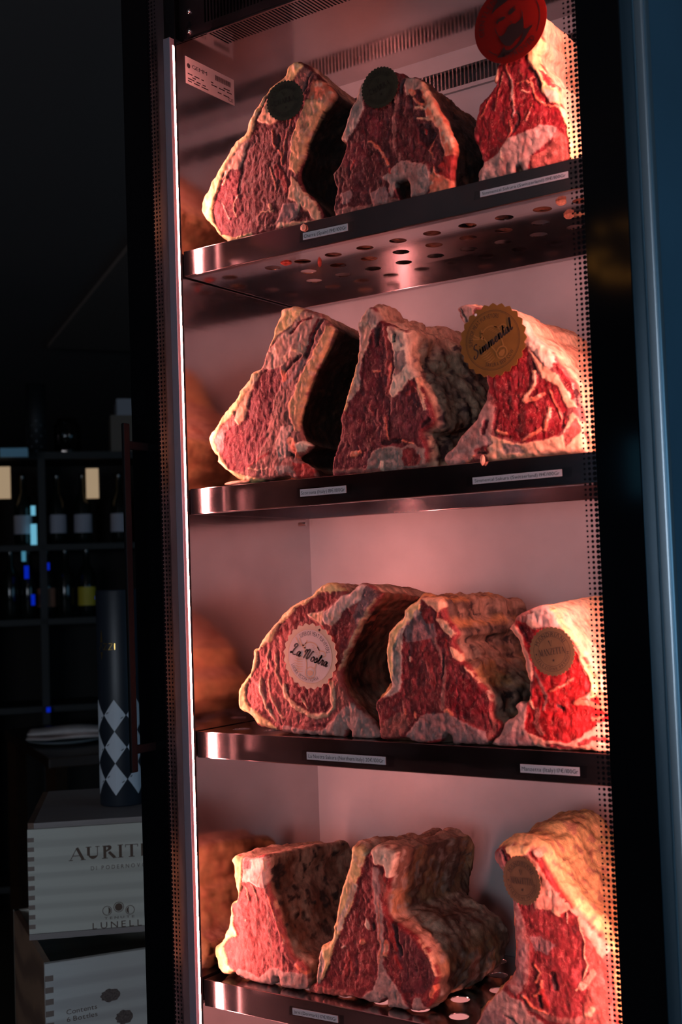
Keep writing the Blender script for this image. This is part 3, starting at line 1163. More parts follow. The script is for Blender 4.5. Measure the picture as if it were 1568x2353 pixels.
    loc = (float(cxm), float(Y + D / 2), float(zs))
    root = worldthing('beef_joint', label, 'meat', loc, spec['group'])
    fc = np.array(fc, dtype=object)

    def islands(idx):
        """connected patches among the faces idx"""
        a = np.array([faces[i][0] for i in idx])
        b_ = [np.array([faces[i][k] for i in idx]) for k in (1, 2)] + [np.array([faces[i][-1] for i in idx])]
        lab = np.arange(len(ALLV))
        for _ in range(3000):
            m = lab[a]
            for q in b_: m = np.minimum(m, lab[q])
            old = lab.copy()
            for q in [a] + b_: np.minimum.at(lab, q, m)
            lab = lab[lab]
            if (lab == old).all(): break
        return lab[a]
    patches = []
    for part in ('fat_cap', 'bone', 'dried_crust', 'lean_meat'):
        idx = np.nonzero(fc == part)[0]
        if len(idx) == 0: continue
        lb = islands(idx)
        big = part
        for l in np.unique(lb):
            sel = idx[lb == l]
            if part in ('fat_cap', 'bone') and len(sel) < 350:
                fc[sel] = 'lean_meat'
            elif part in ('lean_meat', 'dried_crust'):
                continue
            else:
                patches.append((part, sel))
    for part in ('lean_meat', 'dried_crust'):
        patches.append((part, np.nonzero(fc == part)[0]))
    for part, idx in patches:
        if len(idx) == 0: continue
        fsel = [faces[i] for i in idx]
        used = sorted({i for f in fsel for i in f})
        mp = {u: i for i, u in enumerate(used)}
        ua = np.array(used)
        m = bpy.data.meshes.new(part)
        m.from_pydata(ALLV[ua].tolist(), [], [tuple(mp[i] for i in f) for f in fsel])
        m.update()
        ca = m.color_attributes.new('Col', 'FLOAT_COLOR', 'POINT')
        c4 = np.ones((len(used), 4), np.float32)
        c4[:, :3] = np.clip(ALLC[ua], 0, 1)
        ca.data.foreach_set('color', c4.ravel())
        at = m.attributes.new('Marb', 'FLOAT', 'POINT')
        at.data.foreach_set('value', ALLM[ua].astype(np.float32))
        m.shade_smooth()
        m.normals_split_custom_set_from_vertices(nrm[ua].tolist())
        link(part, m, MM[part], root)
    return root

GA, GB, GC, GD = ('beef joints on the topmost shelf', 'beef joints on the second shelf from the top', 'beef joints on the third shelf from the top',
                  'beef joints on the lowest shelf')
J = {}
J['A1'] = dict(Y=.014, seed=11, base='leana', group=GA, D=.21, kz=.10, pal=('fat', 'fatp', 'dark'), a1=.003, cav=.010,
    out=[(915,90),(1000,45),(1075,55),(1120,100),(1200,160),(1290,250),(1380,340),(1340,430),(1250,560),(1180,690),(1100,870),(1092,960),(1050,1040),(1030,1150),(1060,1260),(1110,1330),(1200,1400),(1260,1500),(1252,1600),(1100,1632),(900,1680),(860,1692),(560,1742),(400,1800),(350,1828),(290,1790),(220,1740),(190,1690),(100,1600),(60,1530),(50,1470),(80,1370),(130,1290),(160,1210),(230,1110),(290,1000),(340,910),(400,830),(490,750),(510,670),(550,600),(590,520),(640,450),(700,370),(740,300),(830,230),(890,170)],
    reg=[('leanr',[(190,1400),(420,1360),(460,1500),(600,1650),(500,1760),(340,1780),(230,1700),(180,1550)]),
         ('lean2',[(250,1250),(380,1080),(440,1100),(430,1300),(380,1430),(300,1450),(200,1400)]),
         ('fat',[(1080,95),(1000,190),(950,240),(850,260),(750,330),(700,420),(620,560),(590,690),(540,780),(480,860),(400,960),(330,1060),(270,1160),(240,1260),(190,1380),(170,1500),(180,1620),(250,1740),(400,1760),(560,1720),(560,1760),(350,1850),(150,1760),(20,1540),(20,1400),(250,1040),(470,740),(600,450),(800,200),(900,60),(1000,20)]),
         ('fatp',[(690,470),(620,620),(680,650),(780,660),(900,560),(900,300),(760,360)]),
         ('fatpd',[(540,790),(490,900),(460,1050),(430,1090),(330,1110),(260,1220),(320,1050),(430,880)]),
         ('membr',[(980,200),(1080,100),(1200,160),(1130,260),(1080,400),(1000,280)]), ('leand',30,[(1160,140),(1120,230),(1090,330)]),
         ('redfat',[(1180,230),(1290,250),(1400,350),(1340,430),(1130,410),(1160,300)]),
         ('rib',[(1110,410),(1360,420),(1250,560),(1180,690),(1100,870),(1092,960),(1050,1040),(1010,1150),(940,1100),(955,830),(1040,600)]),
         ('lean2',60,[(1080,400),(980,620),(890,780),(880,1060)]), ('redfat',12,[(960,600),(900,800),(860,1060)]), ('redfat',14,[(770,700),(780,850),(860,930),(860,1060)]),
         ('leanb2',70,[(800,1080),(870,1180),(900,1290)]), ('redfat',16,[(740,1080),(790,1180),(800,1290)]),
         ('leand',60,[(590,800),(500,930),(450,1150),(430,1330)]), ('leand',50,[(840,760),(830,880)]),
         ('fatp',[(950,1170),(1040,1270),(1120,1340),(1250,1500),(1260,1590),(1150,1560),(1050,1440),(1020,1520),(1000,1420),(930,1380)]),
         ('bonegr',[(880,1440),(1030,1430),(1010,1560),(900,1650),(800,1640),(850,1520)]),
         ('leand',[(1040,1500),(1120,1490),(1150,1560),(1020,1580)]), ('membr',14,[(640,1510),(610,1560),(640,1640),(780,1650)]), ('fatp',14,[(640,1515),(780,1490)]),
         ('fatp',40,[(820,1650),(1000,1630),(1240,1600)]), ('fatp',14,[(420,1360),(370,1470),(400,1560)]), ('fatp',12,[(340,1100),(270,1260)]), ('fatpd',16,[(260,1430),(330,1600)]),
         ('fatp',40,[(745,1440),(750,1470)])])
J['A2'] = dict(Y=.014, seed=23, base='leana', group=GA, D=.22, kz=.12, pal=('brown', 'brown', 'dark'), a1=.004, a2=.003,
    out=[(345,215),(420,150),(560,90),(700,110),(760,115),(800,150),(880,145),(950,180),(985,250),(1040,330),(1100,420),(1160,520),(1220,640),(1280,750),(1300,830),(1290,890),(1275,960),(1250,1060),(1250,1150),(1262,1230),(1200,1260),(1000,1292),(850,1318),(828,1290),(818,1170),(780,1150),(700,1170),(690,1220),(715,1290),(730,1350),(600,1390),(300,1480),(150,1520),(90,1532),(70,1440),(80,1330),(90,1230),(60,1100),(120,1020),(180,900),(190,780),(140,770),(150,700),(200,570),(260,420),(300,380),(310,300)],
    reg=[('lean2',[(380,520),(480,520),(560,600),(520,740),(430,720),(380,620)]),('lean2',[(200,800),(380,780),(420,900),(300,1050),(160,1020)]),
         ('fatg',[(345,205),(300,300),(290,390),(240,440),(150,700),(135,775),(200,775),(270,680),(330,560),(380,440),(360,330),(440,130)]),
         ('redfat',[(950,175),(1000,250),(1120,420),(1240,640),(1320,830),(1300,900),(1190,915),(1150,780),(1120,660),(1050,560),(1000,540),(985,400),(960,280)]),
         ('fatp',60,[(970,220),(1050,420),(1180,650),(1260,830)]),
         ('fatpd',[(790,140),(950,175),(965,280),(880,290),(800,330),(790,240)]),
         ('leanb',[(1170,910),(1300,900),(1260,1060),(1262,1130),(1120,1130),(1110,1020)]), ('redfat',[(1100,1090),(1262,1150),(1270,1240),(1040,1290),(1040,1120),(1070,1020)]),
         ('bonegrey',[(640,1060),(760,960),(900,970),(1000,1000),(1050,1110),(1040,1230),(1000,1290),(850,1320),(818,1170),(700,1165),(660,1300),(640,1340),(620,1180),(560,1120)]),
         ('membr',10,[(870,1010),(930,980),(1010,1010),(1045,1110),(1030,1230),(980,1280)]),
         ('membr',[(90,1540),(60,1450),(200,1430),(400,1400),(560,1340),(640,1310),(730,1350),(600,1400),(300,1490)]),
         ('bonegr',[(140,1290),(230,1260),(260,1300),(230,1380),(160,1400)]), ('bonegr',[(440,1280),(560,1200),(620,1290),(600,1380),(480,1390)]),
         ('membr',34,[(710,330),(670,560),(690,830)]), ('fatp',20,[(900,550),(1060,560)]), ('fatp',24,[(890,440),(1000,460)]), ('redfat',44,[(850,290),(880,330)]),
         ('redfat',26,[(880,370),(940,420),(1000,420)]), ('leand',40,[(770,200),(760,300)]), ('redfat',18,[(430,780),(520,830),(590,950),(620,1000)]), ('redfat',10,[(1100,700),(1030,860),(1080,950)]),
         ('leand',[(900,600),(1050,590),(1110,700),(1000,830),(920,760)]), ('leanb',20,[(990,650),(1000,690)]), ('leanb',26,[(290,980),(250,1050)]), ('leanb',24,[(630,1040),(645,1080)])])
J['A3'] = dict(Y=.014, seed=31, base='lean', group=GA, D=.22, kz=.05, pal=('dark', 'fatpale', 'fatpale'), a1=.006,
    out=[(560,180),(700,80),(900,120),(970,200),(950,420),(990,530),(935,660),(930,760),(1010,860),(1100,1000),(1190,1090),(1210,1250),(1260,1400),(1330,1560),(1380,1750),(1410,1990),(1300,2030),(1100,2080),(800,2150),(770,2170),(710,2110),(680,2060),(640,2090),(610,2190),(560,2210),(350,2270),(170,2320),(158,2150),(220,2060),(200,1950),(150,1850),(90,1720),(110,1560),(150,1420),(200,1290),(300,1180),(390,1050),(355,1010),(390,850),(430,780),(480,650),(510,400)],
    reg=[('fat',[(800,640),(850,560),(930,400),(1010,530),(930,660),(950,760),(1010,860),(1190,1090),(1210,1270),(1180,1300),(1060,1220),(980,1150),(950,1000),(890,860),(820,740)]),
         ('leanb2',[(960,870),(1060,930),(1170,1080),(1060,1080),(990,1000)]), ('fatw',[(1010,1120),(1170,1120),(1200,1260),(1100,1260),(1020,1190)]),
         ('fat',[(1180,1300),(1300,1400),(1400,1560),(1450,1990),(1350,1990),(1345,1750),(1290,1560),(1210,1380)]),
         ('bonegrey',[(800,1640),(950,1560),(1050,1560),(1180,1600),(1100,1750),(950,1850),(830,1950),(800,2160),(700,2100),(620,2200),(350,2280),(150,2330),(150,2150),(220,2060),(330,1980),(470,1870),(520,1780),(640,1700)]),
         ('bonep2',[(830,1640),(950,1570),(1050,1640),(1000,1740),(860,1720)]), ('redbone',[(1100,1780),(1180,1620),(1300,1700),(1340,1990),(1100,2090),(850,2140),(840,1950),(1000,1870)]),
         ('fatw',24,[(470,1870),(460,1950),(480,2020)]), ('lean',[(640,2090),(690,2040),(720,2110),(780,2180),(610,2200)]),
         ('redfat',24,[(510,820),(560,950),(600,1150),(625,1300)]), ('bonegreen',20,[(580,1000),(615,1250),(610,1450)]), ('redfat',20,[(830,1000),(870,1150),(960,1270),(1180,1330)]), ('redfat',10,[(830,1000),(860,960)]),
         ('redfat',10,[(470,900),(420,1150),(380,1400)]), ('redfat',10,[(320,1240),(220,1430),(190,1500)]), ('redfat',12,[(650,1050),(720,1025),(810,1040)]), ('redfat',10,[(720,1130),(820,1140)]), ('redfat',10,[(700,860),(740,940)]),
         ('leand',46,[(650,1400),(690,1500),(620,1650)]), ('redfat',14,[(560,1500),(600,1650),(550,1780)]), ('leand',40,[(840,850),(920,950),(940,1100)]), ('redfat',12,[(860,1300),(800,1500)]),
         ('fatp',30,[(400,840),(380,1000)])])
J['B1'] = dict(Y=.014, seed=41, base='membr', group=GB, D=.22, kz=.12, pal=('fat', 'fatp', 'dark'), a1=.003, cav=.012,
    out=[(770,90),(900,62),(990,85),(1130,120),(1200,190),(1290,270),(1275,340),(1230,450),(1180,560),(1110,690),(1060,800),(1010,960),(960,1100),(945,1200),(960,1290),(1000,1380),(1060,1430),(1010,1500),(935,1560),(1000,1620),(1090,1680),(1095,1765),(900,1770),(800,1740),(560,1790),(400,1812),(300,1750),(200,1680),(130,1600),(130,1560),(60,1470),(40,1390),(60,1320),(120,1250),(160,1160),(220,1090),(320,960),(350,890),(440,790),(470,720),(560,670),(600,560),(620,500),(680,360),(690,300),(730,220),(760,150)],
    reg=[('lean2',[(590,690),(750,670),(780,800),(740,900),(690,1000),(640,1200),(600,1400),(500,1600),(400,1700),(250,1690),(170,1550),(210,1300),(330,1200),(400,1150),(440,980),(500,830)]),
         ('fatpd',[(990,100),(1170,180),(1100,280),(1010,500),(980,560),(870,560),(760,660),(600,690),(570,660),(650,500),(740,370),(880,250)]),
         ('fat',[(770,80),(900,50),(1000,80),(960,150),(880,230),(790,310),(720,370),(640,480),(590,600),(560,690),(490,830),(420,930),(330,1080),(220,1200),(150,1290),(110,1380),(160,1550),(260,1690),(420,1750),(600,1760),(560,1800),(400,1830),(280,1760),(100,1600),(20,1400),(50,1300),(300,960),(460,710),(550,660),(610,500),(680,300),(740,150)]),
         ('fatp',[(560,700),(490,830),(420,930),(330,1080),(300,1180),(340,1230),(400,1180),(430,1000),(480,880),(560,750)]), ('bonegr',[(100,1380),(210,1280),(200,1400),(170,1530),(130,1500)]),
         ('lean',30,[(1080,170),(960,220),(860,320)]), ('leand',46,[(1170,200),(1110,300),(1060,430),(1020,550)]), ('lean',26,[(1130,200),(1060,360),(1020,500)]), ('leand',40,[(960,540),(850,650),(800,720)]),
         ('fatp',40,[(880,480),(930,500)]), ('redfat',60,[(790,720),(810,790)]), ('bonegr',60,[(1000,600),(900,740),(820,830)]),
         ('rib',[(1220,250),(1300,270),(1240,450),(1110,690),(1010,960),(945,1200),(960,1290),(920,1300),(860,1180),(850,1000),(950,800),(1040,600),(1130,430),(1200,310)]),
         ('bonep',[(780,1240),(900,1230),(880,1300),(830,1370),(840,1470),(800,1570),(760,1600),(700,1420),(740,1330)]), ('redfat',[(850,1350),(900,1360),(960,1460),(930,1560),(850,1450)]),
         ('fatw',[(920,1420),(1000,1380),(1070,1430),(1000,1500),(930,1500)]), ('dark',[(850,1510),(900,1520),(890,1560),(850,1550)]),
         ('leanb',[(880,1600),(1000,1620),(1090,1680),(1100,1770),(930,1770)]), ('bonegrey',[(720,1640),(860,1640),(900,1700),(740,1710)]), ('leanb2',30,[(450,1660),(560,1560),(640,1500)]), ('fatp',14,[(450,1680),(620,1650)])])
J['B2'] = dict(Y=.014, seed=53, base='lean2', group=GB, D=.235, kz=.05, kx=-.08, sh=.02, pal=('dark', 'fatp', 'mouldfat'), a1=.012, a2=.004,
    out=[(380,75),(425,70),(470,130),(510,190),(600,220),(680,270),(750,300),(770,420),(780,600),(850,725),(890,800),(940,920),(995,1080),(1000,1160),(900,1210),(890,1280),(930,1380),(920,1560),(700,1600),(500,1622),(110,1660),(60,1620),(55,1540),(90,1400),(120,1280),(130,1100),(160,1020),(190,920),(220,790),(250,700),(290,560),(300,420),(290,260),(320,160)],
    reg=[('leanr',[(850,735),(960,1000),(980,1170),(850,1290),(600,1330),(600,950),(700,850)]),
         ('fatg',[(360,50),(480,110),(510,190),(430,300),(390,430),(340,560),(315,850),(240,930),(150,1040),(170,920),(200,790),(270,560),(280,260),(310,150)]), ('fat',60,[(300,500),(270,680),(220,850),(175,1000)]),
         ('membr',20,[(135,1060),(120,1300)]),
         ('fatw',[(590,240),(680,260),(770,300),(790,600),(850,725),(700,850),(640,920),(610,860),(640,640),(640,470),(600,340)]), ('bonegrey',[(650,480),(730,470),(760,600),(700,700),(640,720)]),
         ('bonep',40,[(620,260),(700,370),(720,420)]), ('dark',24,[(660,330),(650,400)]),
         ('leand',[(460,260),(525,250),(500,440),(450,430)]), ('leanb2',50,[(570,260),(600,450),(590,650),(590,880)]), ('redfat',20,[(460,665),(520,670)]), ('redfat',16,[(610,600),(600,760)]),
         ('leand',14,[(610,940),(600,1100),(580,1320)]), ('redfat',12,[(560,1100),(580,1300)]), ('fatp',34,[(860,740),(900,900),(940,1010)]), ('leand',50,[(960,1120),(900,1180)]), ('leanb2',50,[(790,780),(850,850),(780,880)]),
         ('leand',50,[(540,1330),(700,1330)]), ('bonegreen',[(450,1420),(560,1370),(700,1390),(820,1350),(930,1400),(925,1570),(500,1630),(380,1620),(400,1500)]), ('leanb2',[(720,1400),(830,1390),(900,1480),(880,1550),(720,1570)]),
         ('redfat',16,[(720,1330),(820,1350)]), ('redfat',40,[(250,1450),(320,1430)]), ('membr',40,[(70,1600),(300,1600),(500,1600)]), ('fatw',30,[(540,1530),(530,1600)]), ('lean',18,[(180,1060),(260,1090)]), ('leanb2',26,[(400,980),(450,1080)])])
J['B3'] = dict(Y=.014, seed=61, base='leanp', group=GB, D=.22, kz=.02, pal=('brown', 'fibre', 'fatpale'), a1=.006,
    out=[(160,120),(240,70),(330,100),(460,130),(600,110),(720,180),(820,260),(900,380),(1040,500),(1120,620),(1200,720),(1280,850),(1330,1000),(1370,1200),(1400,1480),(1270,1495),(1100,1490),(830,1530),(450,1560),(400,1560),(100,1600),(40,1540),(60,1490),(130,1430),(170,1360),(300,1200),(390,1080),(430,960),(440,780),(350,720),(290,600),(260,450),(240,330),(190,200)],
    reg=[('lean',[(450,780),(700,480),(820,480),(880,560),(890,720),(1000,780),(1130,830),(1200,1000),(1210,1200),(1150,1290),(1050,1350),(800,1380),(560,1330),(500,1250),(540,1050),(460,900)]),
         ('fatw',[(700,160),(840,250),(1060,500),(1110,640),(1060,700),(960,600),(820,440),(720,400)]),
         ('fatp',[(800,430),(900,560),(1000,660),(1120,740),(1220,900),(1300,1050),(1200,1050),(1130,850),(980,770),(930,640),(860,520)]), ('leand',[(880,610),(920,620),(930,720),(890,690)]),
         ('fatw',[(1110,610),(1350,1000),(1300,1050),(1250,850)]), ('lean',46,[(1100,640),(1190,780),(1270,960)]), ('leand',40,[(1290,900),(1310,1020)]),
         ('fatp',34,[(905,720),(900,830),(850,900),(820,970)]), ('redfat',44,[(820,990),(900,970),(980,940)]), ('redfat',40,[(1050,1060),(1020,1180),(1000,1260)]), ('redfat',18,[(1050,900),(1120,1050),(1170,1200)]),
         ('redfat',36,[(800,1350),(920,1300),(960,1260)]), ('redfat',30,[(550,1280),(640,1310)]), ('leand',20,[(1180,1100),(1150,1230)]),
         ('fatp',[(480,1310),(700,1395),(1000,1370),(1180,1300),(1250,1100),(1380,1200),(1420,1500),(1100,1500),(830,1540),(450,1570),(420,1450),(500,1400)]), ('bonegrey',[(600,1400),(760,1410),(820,1480),(620,1500)]), ('redbone',[(1180,1300),(1300,1150),(1360,1280),(1200,1420)]),
         ('bonep2',[(430,950),(520,1050),(500,1250),(480,1400),(330,1440),(330,1530),(100,1610),(30,1540),(170,1360),(390,1080)]), ('bonegrey',[(180,1370),(330,1240),(400,1200),(360,1400),(240,1480),(130,1500)]),
         ('lean2',50,[(430,1200),(410,1280)]), ('leanb2',26,[(340,1450),(400,1425),(450,1470)]), ('leand',16,[(360,1480),(430,1480)]), ('redfat',20,[(250,1560),(330,1520)]),
         ('bonep',[(150,110),(240,60),(340,90),(260,340),(200,220)]), ('leand',12,[(200,110),(250,250)]), ('lean',12,[(180,130),(230,270)])])
J['C1'] = dict(Y=.016, seed=71, base='leanp3', group=GC, D=.22, kz=.12, pal=('fat', 'fatp', 'ring'), a1=.003, ring=1, cav=.012,
    out=[(760,45),(850,38),(940,115),(990,110),(1070,45),(1130,50),(1220,110),(1250,150),(1130,290),(1050,430),(1000,560),(950,650),(910,760),(920,900),(1000,1030),(1100,1140),(1180,1220),(1245,1335),(1180,1362),(1010,1352),(990,1290),(940,1290),(920,1345),(760,1335),(600,1325),(420,1310),(310,1280),(200,1250),(130,1160),(40,1110),(25,990),(60,890),(120,800),(140,720),(150,620),(200,590),(230,520),(300,430),(400,310),(500,215),(560,190),(620,160)],
    reg=[('lean3',[(430,880),(600,930),(820,890),(830,1080),(780,1150),(640,1150),(520,1080),(440,1000)]), ('leanb2',[(560,230),(840,110),(880,170),(760,260),(640,300),(500,400),(400,480),(350,500),(470,330)]),
         ('fat',[(740,30),(850,28),(950,110),(870,110),(740,120),(600,220),(520,250),(460,330),(380,400),(330,520),(250,580),(200,620),(190,720),(150,820),(100,900),(90,1000),(120,1080),(250,1180),(320,1230),(400,1320),(300,1290),(120,1180),(20,1110),(10,990),(40,890),(120,720),(130,610),(220,500),(400,290),(560,170)]),
         ('fatw2',[(990,100),(1070,35),(1140,50),(1150,150),(1020,220),(930,300),(830,400),(770,380),(750,300),(870,200)]), ('fatp',[(620,310),(760,270),(760,400),(700,370)]),
         ('leandust',[(1130,50),(1230,120),(1130,290),(1050,400),(1020,300),(1080,180)]), ('lean3',[(960,240),(1010,300),(980,450),(930,600),(870,560),(830,440),(900,330)]),
         ('fatp',24,[(1200,180),(1130,290),(1050,430),(960,620),(900,780)]), ('lean3',14,[(1010,420),(950,560),(900,720)]), ('redbone',[(830,700),(890,760),(900,900),(980,1030),(900,1120),(850,1000)]),
         ('fatp',26,[(230,840),(225,950),(270,1080),(350,1200)]), ('fatp',18,[(290,850),(300,980),(360,1110),(430,1200)]), ('fatp',44,[(420,900),(440,1000),(520,1090),(640,1170),(790,1170),(850,1090),(820,880)]), ('fatp',14,[(360,640),(350,800),(400,920)]),
         ('fatp',12,[(300,600),(280,760)]), ('fatp',14,[(570,1020),(620,1100)]), ('lean3',20,[(300,1040),(360,1150),(470,1240)]), ('lean3',20,[(640,1250),(790,1240)]),
         ('bonep2',[(390,1330),(420,1250),(560,1270),(700,1290),(830,1230),(900,1130),(1000,1050),(1180,1210),(1260,1340),(1180,1370),(1010,1352),(940,1285),(920,1350)]), ('redbone',60,[(930,1000),(960,1060)]), ('leand',12,[(400,1200),(410,1240)])])
J['C2'] = dict(Y=.006, seed=83, base='lean3', group=GC, D=.215, kz=.04, kx=-.02, sh=.012, pal=('brown', 'orange', 'mould'), a1=.012, a2=.003,
    out=[(490,100),(560,90),(640,100),(680,140),(690,220),(740,330),(825,430),(790,530),(860,630),(870,710),(930,760),(1000,870),(1110,980),(1140,1080),(1160,1240),(1230,1300),(1220,1380),(1100,1480),(990,1490),(790,1490),(770,1420),(725,1388),(690,1430),(640,1472),(440,1475),(350,1430),(150,1440),(110,1435),(80,1380),(90,1330),(60,1200),(50,1120),(100,1040),(190,960),(190,850),(160,720),(155,560),(200,400),(310,280),(330,200),(420,140)],
    reg=[('leandust',[(340,330),(560,180),(600,330),(640,470),(500,500),(330,520)]), ('leanb2',[(540,170),(600,230),(600,330),(540,350),(480,250)]),
         ('fat',[(310,190),(490,90),(460,250),(360,330),(290,420),(250,560),(250,800),(210,1000),(90,1050),(180,960),(140,560),(190,390),(300,270)]), ('fatg',[(450,190),(490,240),(350,330),(310,450),(300,650),(310,900),(290,990),(150,1050),(210,960),(230,800),(225,560),(290,400),(400,300)]),
         ('fatp',[(480,90),(640,90),(700,140),(690,200),(640,250),(580,170)]), ('fatp',[(625,300),(700,330),(825,440),(760,470),(680,400)]), ('fatp',[(760,560),(800,570),(865,640),(850,715),(790,660)]),
         ('membr',36,[(600,480),(670,620),(710,800),(700,1000),(690,1150)]), ('leanb',26,[(720,470),(730,560),(750,640)]), ('redfat',18,[(640,220),(640,290)]), ('leand',16,[(700,640),(690,850)]), ('leand',14,[(370,600),(375,680)]), ('fatw',26,[(380,670),(385,690)]),
         ('leanb2',60,[(500,560),(560,700),(600,900)]), ('lean',[(780,900),(900,850),(1080,1000),(1110,1180),(950,1240),(760,1180),(740,1050)]), ('fatp',14,[(890,760),(960,820),(1020,900)]), ('fatpd',16,[(1110,990),(1140,1080)]),
         ('redfat',34,[(720,1170),(780,1210)]), ('redfat',30,[(430,1190),(430,1230)]), ('redfat',22,[(330,1150),(340,1200)]), ('redbone',[(90,1300),(300,1180),(400,1280),(300,1420),(120,1430)]),
         ('bonegr',[(480,1220),(600,1190),(720,1190),(830,1250),(950,1310),(1100,1370),(1130,1490),(990,1500),(790,1500),(765,1410),(690,1440),(440,1485),(350,1420),(400,1330)]), ('membr',10,[(480,1230),(560,1290),(560,1400)]), ('membr',10,[(780,1330),(900,1310),(990,1380)]), ('redbone',40,[(1150,1200),(1180,1330),(1130,1420)])])
J['C3'] = dict(Y=.006, seed=97, base='leanb3', group=GC, D=.22, kz=-.03, kx=.10, sh=.015, pal=('brown', 'fatpale', 'fatpale'), a1=.004, a2=.0006,
    out=[(250,500),(310,410),(330,370),(400,300),(500,260),(600,225),(700,215),(800,300),(920,460),(1010,600),(1110,790),(1210,980),(1290,1100),(1340,1250),(1420,1350),(1480,1500),(1510,1700),(1520,1995),(1300,1990),(1200,1965),(900,1965),(750,1942),(600,1942),(550,1920),(300,1922),(60,1902),(80,1830),(180,1700),(220,1620),(350,1530),(340,1440),(395,1380),(450,1400),(490,1340),(495,1150),(460,1000),(430,830),(390,680),(330,580),(280,520)],
    reg=[('ribp',[(240,500),(310,415),(420,580),(500,800),(545,930),(550,1100),(520,1350),(480,1380),(485,1150),(420,830),(310,580)]), ('lean2',26,[(540,900),(560,1060),(545,1300)]),
         ('membr',[(310,400),(400,290),(500,250),(560,300),(650,500),(600,530),(480,420)]), ('fatw2',[(480,330),(560,300),(640,500),(560,500),(470,420)]), ('lean',[(340,430),(470,440),(570,560),(540,700),(460,620)]), ('leand',10,[(400,470),(500,640)]),
         ('fatw2',[(500,250),(700,205),(920,460),(1030,600),(1070,720),(900,500),(640,490),(560,300)]), ('fat',[(700,205),(820,300),(1030,600),(1220,980),(1300,1100),(1350,1260),(1240,1340),(1250,1150),(1190,1000),(1060,700),(900,490),(790,320)]),
         ('redfat',16,[(980,640),(1120,860),(1190,1050)]), ('redfat',[(1290,1050),(1400,1250),(1480,1500),(1400,1500),(1320,1300)]),
         ('redfat',30,[(1060,1380),(1180,1330),(1250,1280)]), ('redfat',22,[(760,1260),(900,1180),(1050,1090)]), ('membr',36,[(570,1050),(650,1180),(720,1300),(690,1480)]), ('fatw',[(1170,1330),(1240,1290),(1240,1365)]), ('redfat',50,[(1060,1390),(1250,1400),(1450,1480)]),
         ('redfat',40,[(1260,1600),(1400,1560)]), ('leand',44,[(840,1420),(900,1460)]), ('redbone',60,[(620,1480),(580,1620),(640,1740)]), ('fatp',30,[(520,1370),(560,1450)]),
         ('fatr2',[(480,1760),(700,1840),(950,1880),(1150,1800),(1320,1640),(1520,1600),(1530,2000),(900,1975),(550,1930)]), ('leanb2',50,[(1100,1900),(1300,1820),(1450,1840)]), ('lean3',40,[(700,1900),(900,1930),(1100,1950)]),
         ('bonep2',[(395,1370),(480,1420),(460,1600),(440,1700),(520,1820),(600,1950),(50,1910),(180,1700),(210,1610),(350,1520),(330,1440)]), ('bonegr',[(280,1740),(420,1740),(540,1900),(300,1930),(120,1890)])])
J['D1'] = dict(Y=.020, seed=103, base='leanp3', group=GD, D=.225, kz=.13, kx=.08, sh=-.002, pal=('fat', 'fatp', 'mouldbrown'), a1=.007, a2=.002,
    out=[(225,290),(260,245),(340,262),(400,282),(470,262),(560,250),(580,320),(570,450),(580,580),(625,700),(685,880),(725,1030),(775,1170),(835,1280),(960,1400),(970,1520),(960,1605),(830,1612),(715,1572),(690,1490),(655,1482),(640,1560),(500,1550),(400,1520),(280,1462),(250,1430),(180,1460),(100,1400),(60,1260),(60,1180),(130,1110),(190,980),(220,850),(225,740),(280,680),(270,560),(250,430),(235,330)],
    reg=[('fatpale' if 'fatpale' in KEYS else 'fat',[(210,290),(260,235),(330,262),(345,400),(330,560),(280,700),(240,750),(250,880),(290,1050),(190,1090),(150,1160),(200,1350),(260,1400),(250,1440),(180,1470),(90,1400),(40,1180),(180,980),(215,740),(270,680),(240,430)]),
         ('fatw2',[(340,262),(430,280),(570,240),(580,400),(560,580),(480,560),(420,510),(350,520),(350,400)]), ('leandust',[(355,300),(430,300),(420,370),(360,380)]), ('redfat',16,[(520,400),(500,520)]), ('fatp',20,[(560,280),(560,400)]),
         ('membr',30,[(560,560),(595,900),(620,1200),(640,1400)]), ('lean3',50,[(620,760),(680,1000),(740,1230),(820,1370)]), ('leanb2',14,[(640,1050),(650,1200)]), ('fatp',16,[(585,580),(640,700),(700,900)]), ('redfat',14,[(600,680),(700,1000),(750,1130)]),
         ('fatp',12,[(360,570),(400,700)]), ('fatp',10,[(430,540),(480,700)]), ('fatw',18,[(370,900),(375,905)]),
         ('bonep2',[(260,1440),(300,1380),(500,1480),(640,1380),(760,1420),(970,1440),(975,1620),(715,1580),(640,1570),(400,1530)]), ('bonegrey',[(740,1470),(900,1440),(940,1560),(800,1570)]), ('redfat',34,[(880,1360),(960,1440)])])
